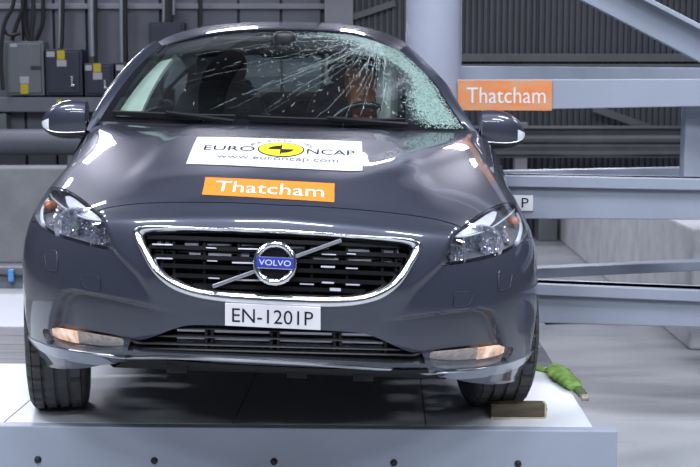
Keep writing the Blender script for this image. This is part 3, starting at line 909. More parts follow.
fascia_o = panel('bumper', inset(fascia, G), M['paint'], root, holes=[inset(gr_out, G * .5), low, fog, mirror(fog)], du=.045, dv=.04)
bonnet_o = panel('bonnet', inset(bonnet, G), M['paint'], root)
fl = panel('fender', inset(fender, G * .8), M['paint'], root)
fr = panel('fender', inset(mirror(fender), G * .8), M['paint'], root)

# unseen black shell added behind every gap to keep it dark
shell_outer = np.array([(-6.2, 0.3), (-6.2, 5), (-6.6, 6), (-6.7, 11), (6.7, 11), (6.6, 6), (6.2, 5), (6.2, 0.3)])
def Sdeep(u, v, off=0.0): return S0(u, v) + N0(u, v) * (off - 0.065)
panel('engine_bay_liner', shell_outer, M['void'], root, holes=[inset(gr_out, -.05), inset(low, -.05), inset(head, -.1), inset(mirror(head), -.1),
      inset(fog, -.05), inset(mirror(fog), -.05)], du=0.25, dv=0.25, thick=0, surf=Sdeep)

# ---------------------------------------------------------------- grille
def rail(px, a, b, off, name, m, parent, box=True, closed=False, n=5):
    q = curve(uv(px), n, closed)
    return MB().sweep(onuv(q, off), a, b, nrm(q), box=box, closed=closed).build(name, m, parent, smooth=40)
gb = panel_mesh(inset(gr_out, -0.02), off=-0.07, thick=0, du=.2, dv=.15)
# tunnel walls from the frame back to the black plate
rim = resample(gr_out, .1); n = len(rim)
gb.add(np.concatenate([onuv(rim, -.002), onuv(rim, -.07)]), [(i, (i + 1) % n, (i + 1) % n + n, i + n) for i in range(n)])
grille = gb.build('grille', M['void'], root, smooth=30, fix=False)
# chrome frame: a rounded band between the two traced outlines
k = 200
def even(L, k):
    L = np.concatenate([L, L[:1]]); s = np.concatenate([[0], np.cumsum(np.linalg.norm(np.diff(L, axis=0), axis=1))])
    t = np.linspace(0, s[-1], k, endpoint=False)
    return np.stack([np.interp(t, s, L[:, 0]), np.interp(t, s, L[:, 1])], 1)
def band(outer, inner, offs):
    """offs: list of (mix from outer to inner, lift)"""
    o = even(outer, 240); i = even(inner, 240)
    # match points by direction from the centre
    return np.stack([onuv(o * (1 - t) + i * t, h) for t, h in offs], 1)
gf = MB().grid(band(gr_out, gr_in, [(0, -.004), (.04, .006), (.3, .009), (.62, .007), (.80, .001), (1, -.010), (1.04, -.05)]), wrap_u=True)
gf.build('grille_frame', M['chrome'], grille, smooth=80)
# horizontal bars (two boxes deep), uprights, and chrome glints painted as short pale bars
def grille_y(k, x): return 236 + 57 * (k + 0.5) / 5.0 + (x - 276) * 0.035
gx = {}
for kbar in range(6):
    yy = 240.5 + kbar * 9.6
    # clip against the opening
    xs = np.arange(140, 416, 2.0); pts = np.stack([xs, yy + (xs - 276) * 0.037], 1)
    qq = uv(pts); ins = inside(qq, gr_in)
    if ins.sum() < 4: continue
    pts = pts[ins]; gx[kbar] = (pts[0, 0], pts[-1, 0])
    path = pts[[0, len(pts) // 4, len(pts) // 2, 3 * len(pts) // 4, -1]]
    rail(path, 0.0062, 0.012, -0.034, 'grille_bar', M['grille_black'], grille)
for xk in (160, 172, 203, 238, 312, 348, 384, 398):
    pts = np.array([(xk, y) for y in np.arange(230, 304, 1.0)]); ins = inside(uv(pts), gr_in)
    pts = pts[ins]
    if len(pts) > 6: rail(pts[[0, len(pts) // 2, -1]], 0.004, 0.010, -0.042, 'grille_upright', M['grille_black'], grille)
glints = [(152, 172, 244, 1.3), (156, 172, 258, 1.3), (238, 262, 248.5, 1.2), (232, 255, 262.5, 1.6), (207, 217, 260.5, 1.0), (208, 219, 278, 1.2),
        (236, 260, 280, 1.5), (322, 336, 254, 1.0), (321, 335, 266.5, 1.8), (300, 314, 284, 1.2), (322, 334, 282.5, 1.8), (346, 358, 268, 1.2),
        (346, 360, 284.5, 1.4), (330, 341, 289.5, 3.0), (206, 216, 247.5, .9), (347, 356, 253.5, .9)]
for x0, x1, y, h in glints:
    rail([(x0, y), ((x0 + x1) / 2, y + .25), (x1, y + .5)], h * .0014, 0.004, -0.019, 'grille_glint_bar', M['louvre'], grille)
back = [(153, 166, 238.5), (182, 196, 240), (203, 230, 240), (240, 265, 240.5), (186, 198, 253), (206, 230, 253.5), (236, 248, 253.5),
        (290, 305, 243), (312, 330, 244), (350, 372, 247), (384, 402, 248.5), (312, 340, 258.5), (350, 374, 260), (386, 396, 262)]
for x0, x1, y in back:
    rail([(x0, y), ((x0 + x1) / 2, y + .2), (x1, y + .4)], 0.0065, 0.003, -0.050, 'radiator_fin', M['louvre'], grille)
# diagonal bar and badge
def straight(a, b, off, n=7):
    A, B = on([a, b], off); t = np.linspace(0, 1, n)[:, None]; return A * (1 - t) + B * t
MB().sweep(straight((213, 286.5), (341, 241.5), 0.000), 0.0055, 0.006, nrm(uv([(276, 264)]))[0], box=True).build('grille_diagonal_bar', M['satin'], grille, bevel=0.002)
o, r, u, nn = frame_at(275.2, 263.8, 0.010)
badge = MB()
badge.lathe([(0.0435, -.012), (0.0455, .0), (0.050, .006), (0.058, .007), (0.0635, .002), (0.0645, -.012)], o, nn, 48)
badge_o = badge.build('badge_ring', M['chrome'], root, smooth=50)
MB().lathe([(0.043, -0.010), (0.0001, -0.010)], o, nn, 32).build('badge_back', M['gloss'], badge_o)
R3 = np.stack([r, u, nn], 1)
MB().box((-0.0545, -0.0155, -0.006), (0.0545, 0.0155, 0.009), R3, o + u * .001).build('badge_band', M['badge_blue'], badge_o, bevel=0.002)
MB().box((-0.0565, -0.0178, -0.008), (0.0565, 0.0178, 0.0065), R3, o + u * .001).build('badge_band_rim', M['chrome'], badge_o, bevel=0.002)
V2, F2, asp = text_flat('VOLVO')
MB().add([o + u * .001 + r * ((p[0] - .5) * 0.092) + u * ((p[1] - .5) * 0.0165) + nn * 0.0098 for p in V2], F2).build('badge_lettering', M['label_silver'], badge_o, fix=False)

# ---------------------------------------------------------------- lower intake
li = panel_mesh(inset(low, -0.03), off=-0.09, thick=0, du=.2, dv=.15)
rim = resample(low, .1); n = len(rim)
li.add(np.concatenate([onuv(rim, -.002), onuv(rim, -.09)]), [(i, (i + 1) % n, (i + 1) % n + n, i + n) for i in range(n)])
intake = li.build('lower_intake', M['void'], root, smooth=30, fix=False)
def tilt(x): return (x - 276) * 0.0235
for yy in (331.8, 340.4, 348.8, 354.6):
    xs = np.arange(120, 434, 2.0); pts = np.stack([xs, yy + tilt(xs)], 1); ins = inside(uv(pts), low); pts = pts[ins]
    if len(pts) < 5: continue
    rail(pts[np.linspace(0, len(pts) - 1, 9).astype(int)], 0.0036, 0.008, -0.016, 'intake_slat', M['trim'], intake, box=False)
for yy, x0, x1 in ((327.2, 176, 372), (336, 174, 384), (344.6, 174, 386), (352.4, 174, 384)):
    for a, b in ((x0, 203), (211, 269), (277, 333), (341, x1)):
        if b > a: rail([(a, yy + tilt(a)), ((a + b) / 2, yy + tilt((a + b) / 2)), (b, yy + tilt(b))], 0.0046, 0.006, -0.036, 'intake_louvre', M['louvre'], intake)
for xx in (205, 211, 271, 278, 335, 341, 387):
    rail([(xx, 324), (xx, 340), (xx, 357)], 0.004, 0.010, -0.026, 'intake_rib', M['void'], intake)
# bright splitter strip under the intake
rail([(70, 349), (95, 353), (112, 355.5), (127, 356.6), (140, 356.8), (165, 356.8), (200, 357.7), (240, 359.6), (276.5, 361.3), (320, 364), (360, 367), (395, 370), (424, 372.6), (440, 372.5), (462, 371), (485, 367)],
     np.interp(np.arange(76), [0, 18, 57, 75], [.002, .0072, .0072, .002]), 0.006, 0.002, 'splitter_strip', M['satin'], root, box=False)

# ---------------------------------------------------------------- fog lamps
def Sfog(u, v, off=0.0): return S0(u, v) + N0(u, v) * (off - 0.012)
for sgn in (1, -1):
    f = fog if sgn > 0 else mirror(fog)
    b = panel_mesh(inset(f, -.02), off=-0.040, thick=0, du=.1, dv=.08, surf=Sfog)
    rim = resample(f, .06); n = len(rim)
    b.add(np.concatenate([onuv(rim, -.001), W(Sfog(rim[:, 0], rim[:, 1], -.040))]), [(i, (i + 1) % n, (i + 1) % n + n, i + n) for i in range(n)])
    fo = b.build('fog_lamp', M['lamp_dark'], root, smooth=30, fix=False)
    panel('fog_lens', inset(f, .012), M['lens'], fo, off=0.0, thick=0.003, surf=Sfog)
    # reflector strip and lit bulb chamber
    c0 = f.mean(0)
    def shp(t0, t1, w):
        """slice of the lamp between fractions of its width"""
        lo, hi = f[:, 0].min(), f[:, 0].max()
        if sgn < 0: lo, hi = hi, lo
        xs = np.linspace(lo + (hi - lo) * t0, lo + (hi - lo) * t1, 8); top, bot = [], []
        for xx in xs:
            vv = np.linspace(f[:, 1].min(), f[:, 1].max(), 200); ins = inside(np.stack([np.full(200, xx), vv], 1), f)
            if ins.any():
                a, e = vv[ins].min(), vv[ins].max(); mid = (a + e) / 2
                top.append((xx, mid + (e - mid) * w)); bot.append((xx, mid - (mid - a) * w))
        return np.array(top + bot[::-1])
    panel('fog_reflector', shp(.05, .46, .74), M['glow'], fo, off=-0.012, thick=0.006, du=.05, dv=.04, surf=Sfog)
    panel('fog_reflector_band', shp(.44, .97, .72), M['fog_band'], fo, off=-0.015, thick=0.006, du=.06, dv=.05, surf=Sfog)

# ---------------------------------------------------------------- headlamps
def headlamp(sgn):
    mir = (lambda q: q) if sgn > 0 else (lambda q: np.asarray(q) * np.array([-1, 1]))
    H = head if sgn > 0 else mirror(head)
    b = MB(); rim = resample(H, .08); n = len(rim)
    c = rim.mean(0)
    inner = c + (rim - c) * 0.9
    A, B = onuv(rim, -.003), onuv(rim, -0.012)
    C = onuv(inner, 0) + np.array([0.0, 0.085, -0.01])
    b.add(np.concatenate([A, B]), [(i, (i + 1) % n, (i + 1) % n + n, i + n) for i in range(n)])
    b.add(np.concatenate([B, C]), [(i, (i + 1) % n, (i + 1) % n + n, i + n) for i in range(n)])
    b.add(np.concatenate([C, [C.mean(0) + np.array([0, .03, 0])]]), [(i, (i + 1) % n, n) for i in range(n)])
    hl = b.build('headlamp', M['lamp_dark'], root, smooth=40, fix=False)
    panel('headlamp_lens', inset(H, .012), M['lens'], hl, off=-0.001, thick=0.004)
    # pale light guide under the upper edge
    g = mir(np.concatenate([curve(uv([(63, 193), (67, 192.2), (73, 195.5), (82, 202.3), (92, 210), (97, 214.5)]), 3),
                            curve(uv([(99, 217), (88, 215), (77, 211), (68, 205.5), (64, 200)]), 3)]))
    panel('light_guide', g if sgn > 0 else g[::-1], M['frost'], hl, off=-0.014, thick=0.01, du=.06, dv=.05)
    # two bowls
    for (x, y, rr, dep) in ((69, 222, .060, .05), (98, 238, .040, .035)):
        q = mir(uv([(x, y)])); p = onuv(q, -0.03)[0]
        ax = norm(np.array([-p[0] * .25 - sgn * .10, -1.0, 0.06]))
        bw = MB()
        # faceted bowl: each facet tips its own way
        rg = np.random.default_rng(int(x) + (7 if sgn > 0 else 3)); ns_ = 26
        rx = norm(np.cross((0, 0, 1), ax)); uz = np.cross(ax, rx)
        Gb = np.zeros((ns_, 7, 3))
        for i in range(ns_):
            for j, t in enumerate((1, .88, .74, .6, .45, .3, .16)):
                th = 2 * PI * i / ns_
                Gb[i, j] = p + (rx * math.cos(th) + uz * math.sin(th)) * rr * t - ax * (dep * (1 - t * t) + (rg.normal(0, .0022) if 0 < j < 6 else 0))
        bw.grid(Gb, wrap_u=True)
        bw.lathe([(rr * 1.08, -.008), (rr * 1.08, .005), (rr * .99, .002), (rr * .98, -.004)], p, ax, 36)
        bo = bw.build('reflector_bowl', M['bowl'], hl)
        MB().lathe([(.0001, -dep * .2), (rr * .16, -dep * .22), (rr * .2, -dep * .5), (rr * .2, -dep)], p, ax, 16).build('bulb_cap', M['satin'], bo, smooth=50)
        # fluting inside the bowl
        for k in range(5):
            t = (k - 2) / 2.6 * rr; h = math.sqrt(max(rr * rr - t * t, 1e-6))
            rx = norm(np.cross((0, 0, 1), ax)); uz = np.cross(ax, rx)
            pts = [p + rx * t + uz * (h * s_) - ax * (dep * (1 - (t * t + h * h * s_ * s_) / rr ** 2) - .003) for s_ in np.linspace(-.95, .95, 7)]
            MB().sweep(pts, .0028, .0028, seg=5).build('reflector_flute', M['bowl'], bo, smooth=60)
    # amber indicator chamber at the outer end
    q = mir(uv([(43, 201)])); p = onuv(q, -0.022)[0]
    MB().lathe([(.0001, .012), (.009, .010), (.015, .003), (.018, -.008), (.016, -.03)], p, norm(np.array([-sgn * .35, -1, .1])), 20).build('indicator_bulb', M['amber'], hl, smooth=60)
    for (x, y, rr) in ((49, 210, .013), (45, 217, .010), (52, 204, .008)):
        q = mir(uv([(x, y)])); p = onuv(q, -0.03)[0]
        MB().lathe([(.0001, .01), (rr * .7, .006), (rr, -.004), (rr, -.02)], p, norm(np.array([-sgn * .3, -1, .1])), 14).build('indicator_facet', M['bowl'], hl, smooth=30)
    q = mir(curve(uv([(100, 218.5), (88, 217), (76, 213), (64, 206.5), (55, 199.5), (48, 192)]), 4))
    MB().sweep(onuv(q, -.012), .0034, .004, nrm(q), seg=6).build('chrome_brow', M['frost'], hl, smooth=60)
    q = mir(curve(uv([(39, 222), (37, 214), (38.5, 205), (43, 196)]), 4))
    MB().sweep(onuv(q, -.018), .008, .006, nrm(q), seg=6).build('outer_bezel', M['frost'], hl, smooth=60)
    # bezel ledge between bowls and lower edge
    g = mir(np.concatenate([curve(uv([(41, 223), (55, 231), (72, 237), (88, 241.5), (104, 245.5)]), 3),
                            curve(uv([(102, 247), (86, 243.3), (70, 239), (54, 233.4), (44, 227.5)]), 3)]))
    panel('lower_bezel', g if sgn > 0 else g[::-1], M['gloss'], hl, off=-0.012, thick=0.02, du=.06, dv=.05)
    return hl
headlamp(1); headlamp(-1)

# ---------------------------------------------------------------- washer and tow covers in the bumper: raised thin outlines
def cover(px, name):
    q = curve(uv(px), 4, True)
    panel(name, q, M['paint'], root, off=0.0035, thick=0.006, du=.06, dv=.05)
def mpx(px): return project(onuv(uv(px) * np.array([-1, 1])))
for pl in ([(46, 254), (54, 250.8), (57.5, 254), (57.3, 269), (55, 271), (48, 268.5), (46.5, 263)],
           [(82, 275.5), (95, 275), (99.5, 279), (100, 289), (97, 290.5), (86, 287.5), (82.5, 280)]):
    cover(pl, 'washer_cover')
    q = curve(uv(pl) * np.array([-1, 1]), 4, True)
    panel('washer_cover', q[::-1], M['paint'], root, off=0.0035, thick=0.006, du=.06, dv=.05)
    for qq in (q, q * np.array([-1, 1])):
        MB().sweep(onuv(qq, .003), .0013, .0013, nrm(qq), seg=6, closed=True).build('washer_cover_edge', M['paint'], root)

# ---------------------------------------------------------------- pale grey panels laid over the bumper's lower corners
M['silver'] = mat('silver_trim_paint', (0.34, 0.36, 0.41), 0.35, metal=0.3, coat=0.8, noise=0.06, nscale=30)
CORNER_OUT = [(26, 335.5), (36, 340.5), (48, 345.8), (62, 349.2), (78, 352), (93, 354.5), (103, 358.5), (113, 366), (118, 369.5), (100, 370.3), (82, 368), (66, 364.5),
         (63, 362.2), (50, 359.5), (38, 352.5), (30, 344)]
q = resample(curve(uv(CORNER_OUT), 3, True), .05)
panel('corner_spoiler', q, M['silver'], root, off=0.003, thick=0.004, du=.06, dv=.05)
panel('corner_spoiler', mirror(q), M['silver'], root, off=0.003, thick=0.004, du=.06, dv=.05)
# ---------------------------------------------------------------- number plate
a, b_, c, d = (225, 303), (320.5, 307.6), (320.5, 330.2), (225, 325.6)
Yp = float(onuv(uv([(273, 316)]))[0][1]) - 0.012
TL, TR, BR, BL = (at(*p, Yp) for p in (a, b_, c, d))
ex, ez = norm(TR - TL), norm(TL - BL)
wpl, hpl = np.linalg.norm(TR - TL), np.linalg.norm(TL - BL)
nn = np.cross(ex, ez)
plate = MB().add(np.array([BL, BR, TR, TL, BL - nn * .02, BR - nn * .02, TR - nn * .02, TL - nn * .02]),
                 [(0, 1, 2, 3), (7, 6, 5, 4), (0, 4, 5, 1), (1, 5, 6, 2), (2, 6, 7, 3), (3, 7, 4, 0)]).build('test_plate', M['white_vinyl'], root, bevel=0.001)
V2, F2, asp = text_flat('EN-1201P')
MB().add([BL + ex * (wpl * (.075 + .85 * p[0])) + ez * (hpl * (.18 + .62 * p[1])) + nn * .0012 for p in V2], F2).build('plate_lettering', M['ink'], plate, fix=False)

# ---------------------------------------------------------------- bonnet stickers
def sticker(corners, m, name):
    c = uv(corners)   # TL TR BR BL
    def bil(a, b):
        a = np.asarray(a)[:, None]; b = np.asarray(b)[:, None]
        return (c[0] * (1 - a) + c[1] * a) * (1 - b) + (c[3] * (1 - a) + c[2] * a) * b
    A, B = np.meshgrid(np.linspace(0, 1, 41), np.linspace(0, 1, 15), indexing='ij')
    P = onuv(bil(A.ravel(), B.ravel()), .0015).reshape(41, 15, 3)
    o = MB().grid(P).build(name, m, root, smooth=180)
    def put(txt_pts, faces, nm, mm, lift=.0028):
        q = bil([p[0] for p in txt_pts], [p[1] for p in txt_pts])
        MB().add(onuv(q, lift), faces).build(nm, mm, o, fix=False)
    return o, put
def boxed(txt, x0, x1, y0, y1):
    V, F, _ = text_flat(txt)
    return [(x0 + (x1 - x0) * p[0], y1 + (y0 - y1) * p[1]) for p in V], F
st, put = sticker([(197.7, 139.3), (361.5, 143.8), (362, 174.3), (186.5, 166.3)], M['white_vinyl'], 'bonnet_sticker')
put(*boxed('EURO', .075, .375, .36, .53), 'sticker_lettering', M['ink'])
put(*boxed('NCAP', .675, .955, .38, .55), 'sticker_lettering', M['ink'])
put(*boxed('www.euroncap.com', .165, .86, .70, .83), 'sticker_lettering', M['ink_grey'])
def ell(rx, ry, n=40, a0=0, a1=2 * PI, c=(.525, .43)):
    return [(c[0] + rx * math.cos(a0 + (a1 - a0) * k / n), c[1] + ry * math.sin(a0 + (a1 - a0) * k / n)) for k in range(n + (a1 - a0 < 6.2))]
e = ell(.135, .255); put(e, [tuple(range(len(e)))[::-1]], 'sticker_oval_rim', M['ink'], .0024)
e = ell(.127, .225); put(e, [tuple(range(len(e)))[::-1]], 'sticker_oval', M['yellow_vinyl'], .003)
for a0 in (PI, 0):
    e = [(.525, .43)] + ell(.072, .125, 12, a0, a0 + PI / 2)
    put(e, [tuple(range(len(e)))[::-1]], 'sticker_quadrant', M['ink'], .0036)
e = [(.521, .26), (.529, .26), (.529, .60), (.521, .60)]; put(e, [(3, 2, 1, 0)], 'sticker_cross_line', M['ink'], .0036)
e = [(.45, .425), (.60, .425), (.60, .44), (.45, .44)]; put(e, [(3, 2, 1, 0)], 'sticker_cross_line', M['ink'], .0036)
word = 'FOR SAFER CARS'
for k, ch in enumerate(word):
    if ch == ' ': continue
    th = math.radians(205 + 130 * k / (len(word) - 1))
    cx, cy = .525 + .185 * math.cos(th), .43 + .33 * math.sin(th)
    V, F, asp = text_flat(ch)
    rot = math.radians((k / (len(word) - 1) - .5) * 70)
    pts = []
    for p in V:
        lx, ly = (p[0] - .5) * .020, -(p[1] - .5) * .085
        pts.append((cx + lx - ly * math.sin(rot) * .25, cy + ly + lx * math.sin(rot) * 2.2))
    put(pts, F, 'sticker_arc_letter', M['ink_grey'])
st2, put2 = sticker([(205.7, 179), (334.5, 185.2), (334.2, 202.6), (202, 195)], M['orange'], 'bonnet_sticker')
put2(*boxed('Thatcham', .09, .92, .20, .78), 'sticker_lettering', M['white_vinyl'])

# ================================================================ rest of the car body
def dent(p):
    """the struck side is pushed in round the pole"""
    p = np.array(p, float)
    x, s, z = p[..., 0], p[..., 1], p[..., 2]
    amp = np.interp(z, [0.2, 0.95, 1.15, 1.4], [0.30, 0.31, 0.12, 0.085])
    wid = np.interp(z, [0.2, 0.95, 1.15, 1.4], [0.42, 0.42, 0.50, 0.50])
    p[..., 0] = x - np.where(x > 0, amp * np.exp(-((s - 2.09) / wid) ** 2) * smooth(0.15, 0.62, x), 0)
    return p
def WD(p): return W(dent(p))
lin = np.linspace

def GL(a, b, off=0.0):
    """windscreen: a across (-1..1), b up (0..1)"""
    a = np.asarray(a, float); b = np.asarray(b, float)
    B = np.stack([.770 * a, 1.25 + .25 * np.abs(a) ** 2.2, .972 + 0 * a], -1)
    T = np.stack([.566 * a, 2.10 - .15 * a * a, 1.388 - .083 * np.abs(a) ** 2.5], -1)
    k = (4 * b * (1 - b))[..., None]
    return B * (1 - b[..., None]) + T * b[..., None] + np.array([0, -.026, .030]) * k + np.array([0, -.5, .86]) * off
def glw(a, b, off=0.0): return WD(GL(a, b, off))

A, B = np.meshgrid(lin(-1, 1, 41), lin(0, 1, 21), indexing='ij')
screen = MB().grid(glw(A, B)).build('windscreen', M['screen_glass'], root, smooth=180)
# black printed border
bd = MB()
for a0, a1, b0, b1 in ((-1.0, 1.0, -.015, .055), (-1.0, 1.0, .975, 1.0), (-1.0, -.955, .05, .98), (.955, 1.0, .05, .98)):
    A, B = np.meshgrid(lin(a0, a1, 41 if a1 - a0 > 1 else 3), lin(b0, b1, 21 if b1 - b0 > .5 else 3), indexing='ij')
    bd.grid(glw(A, B, .002))
bd.build('screen_border', M['gloss'], screen, smooth=60)
# shaded sensor patch round the inside mirror
A, B = np.meshgrid(lin(-.16, .12, 9), lin(.78, .98, 7), indexing='ij')
MB().grid(glw(A, B, -.004)).build('sensor_patch', M['gloss'], screen, smooth=60)

# cracks and crazed glass
M['craze'] = mat('crazed_glass', (0.36, 0.50, 0.46), 0.35, noise=0.25, nscale=50)
M['crack'] = mat('crack_white', (0.50, 0.60, 0.60), 0.3, noise=0.2, nscale=60)
def ribbon(mb, ab, w):
    P = GL(ab[:, 0], ab[:, 1], .003); P = WD(P)
    T = norm(np.gradient(P, axis=0)); N = norm(W(GL(ab[:, 0], ab[:, 1], .02)) - W(GL(ab[:, 0], ab[:, 1], 0)))
    s_ = np.cross(T, N); w = np.asarray(w)[:, None] if np.ndim(w) else w
    mb.grid(np.stack([P - s_ * w, P + s_ * w], 1))
cr = MB()
for k in range(50):
    th = rng.uniform(PI * 1.0, PI * 1.42)
    ca, cb = .78 + rng.normal(0, .03), .97 + rng.normal(0, .05)
    L0, L1 = rng.uniform(.05, .5), rng.uniform(.5, 1.75)
    t = lin(L0, L1, 26)
    wob = np.cumsum(rng.normal(0, .006, 26))
    a = ca + np.cos(th) * t; b = cb + np.sin(th) * t * .72 + wob
    ok = (b > .03) & (b < .98) & (a > -.96) & (a < .97)
    if ok.sum() < 6: continue
    i = np.where(ok)[0]; i = i[:np.argmax(np.diff(i, append=i[-1] + 2) > 1) + 1]
    if len(i) < 4: continue
    a, b = a[i], b[i]
    cut = rng.uniform(0, 1, len(a)) < .16
    w = rng.uniform(.00025, .0006) * lin(1.3, .3, len(a))
    st = 0
    for j in range(1, len(a) + 1):
        if j == len(a) or cut[j]:
            if j - st >= 3: ribbon(cr, np.stack([a[st:j], b[st:j]], 1), w[st:j])
            st = j
# cross cracks and glitter
for k in range(950):
    th = rng.uniform(PI * .98, PI * 1.45); t = abs(rng.normal(.2, .60))
    a = .80 + math.cos(th) * t; b = .97 + math.sin(th) * t * .75 + rng.normal(0, .03)
    if not (.03 < b < .98 and -.85 < a < .96): continue
    L = rng.uniform(.004, .022) * (1 if rng.uniform() < .8 else 2); d = th + rng.choice([0, 0, PI / 2]) + rng.normal(0, .35)
    ab = np.array([(a, b), (a + math.cos(d) * L, b + math.sin(d) * L * 1.2)])
    if ab[1, 1] < .99: ribbon(cr, ab, rng.uniform(.0003, .0009))
o = cr.build('screen_cracks', M['crack'], screen, fix=False); o['kind'] = 'stuff'
def craze_at(a, b):
    d = 1 - a; t = 1 - b; edge = .22 + .05 * np.sin(b * 9)
    return (.95 * np.exp(-(d / edge) ** 4) + .75 * np.exp(-(t / .10) ** 2) * smooth(-.05, .5, a) + .75 * np.exp(-((a - .68) / .20) ** 2 - ((b - .88) / .16) ** 2))
def haze_material():
    """milky crazed glass: part see-through, part scattering, broken up by fine cells"""
    m = bpy.data.materials.new('milky_crazed_glass'); m.use_nodes = True
    nt = m.node_tree; b = nt.nodes['Principled BSDF']
    b.inputs['Base Color'].default_value = (.34, .50, .45, 1); b.inputs['Roughness'].default_value = .35
    tc = nt.nodes.new('ShaderNodeTexCoord'); n = nt.nodes.new('ShaderNodeTexNoise'); n.inputs['Scale'].default_value = 55; n.inputs['Detail'].default_value = 5
    r = nt.nodes.new('ShaderNodeMapRange'); r.inputs[1].default_value = .3; r.inputs[2].default_value = .7; r.inputs[3].default_value = .30; r.inputs[4].default_value = .72
    nt.links.new(tc.outputs['Object'], n.inputs['Vector']); nt.links.new(n.outputs['Fac'], r.inputs[0]); nt.links.new(r.outputs[0], b.inputs['Alpha'])
    return m
M['haze'] = haze_material()
hz_ = MB(); ga, gb_ = lin(-.05, .955, 120), lin(.05, .975, 90)
A, B = np.meshgrid(ga, gb_, indexing='ij')
A = A + rng.normal(0, .002, A.shape); B = B + rng.normal(0, .003, B.shape)
Pz = glw(A, B, .001).reshape(-1, 3); R_ = craze_at(A, B) + rng.normal(0, .10, A.shape)
F = [(i * 90 + j, (i + 1) * 90 + j, (i + 1) * 90 + j + 1, i * 90 + j + 1) for i in range(119) for j in range(89) if R_[i, j] > .45]
o = hz_.add(Pz, F).build('screen_haze', M['haze'], screen, fix=False); o['kind'] = 'stuff'
sh = MB(); n = 0
while n < 7000:
    a, b = rng.uniform(-.1, .985), rng.uniform(.02, .985)
    rho = float(craze_at(np.array(a), np.array(b)))
    if rng.uniform() > rho: continue
    n += 1
    th = math.atan2((b - .97) * .8, a - .78) + rng.normal(0, .5)
    L, wd = rng.uniform(.002, .0075), rng.uniform(.0009, .0024)
    c, s_ = math.cos(th), math.sin(th)
    q = np.array([(a + (x * c - y * s_) / .63, b + (x * s_ + y * c) / .9) for x, y in ((-L, 0), (0, -wd), (L * .8, wd * .3), (-L * .1, wd))])
    sh.add(glw(q[:, 0], np.clip(q[:, 1], 0, .995), .0015 + .002 * rng.uniform()), [(0, 1, 2, 3)])
o = sh.build('screen_crazing', M['craze'], screen, fix=False); o['kind'] = 'stuff'

# pillars
def pillar(sg):
    b = lin(-.10, 1.0, 25)
    I = GL(np.full(25, sg * 1.0), b)
    O = np.stack([sg * (.806 - .196 * b + .030 * 4 * b * (1 - b)), 1.53 + .48 * b, .965 + .352 * b + .012 * 4 * b * (1 - b)], -1)
    mid = (I + O) / 2 + np.array([sg * .012, -.018, .016])
    q1 = I * .75 + O * .25 + np.array([sg * .004, -.013, .012]); q3 = I * .22 + O * .78 + np.array([sg * .010, -.012, .010])
    G = np.stack([I + np.array([0, .03, -.01]), I, q1, mid, q3, O, O + np.array([0, .05, 0]), O + np.array([-sg * .04, .07, -.01])], 1)
    return MB().grid(WD(G), wrap_v=True).build('windscreen_pillar', M['paint'] if sg < 0 else M['paint'], root, smooth=55)
pillar(-1); pillar(1)

# roof
def RF(a, c):
    s = 2.105 - .15 * a * a + c * (1.42 + .1 * a * a)
    z = np.interp(c, [0, .06, .2, .4, .6, .8, 1.0], [1.400, 1.421, 1.446, 1.452, 1.440, 1.410, 1.362]) - .083 * np.abs(a) ** 2.5 - .02 * np.abs(a) ** 8
    return np.stack([a * (.565 + .06 * smooth(0, .25, c) - .03 * c), s, z], -1)
A, C = np.meshgrid(lin(-1.04, 1.04, 45), lin(0, 1, 27), indexing='ij')
r_ = MB().grid(WD(RF(A, C)))
# rolled front lip of the roof
e0 = RF(lin(-1.04, 1.04, 45), np.zeros(45))
r_.grid(WD(np.stack([e0, e0 + np.array([0, -.006, -.006]), e0 + np.array([0, -.002, -.014]), e0 + np.array([0, .02, -.02])], 1)))
roof = r_.build('roof', M['paint'], root, smooth=60)

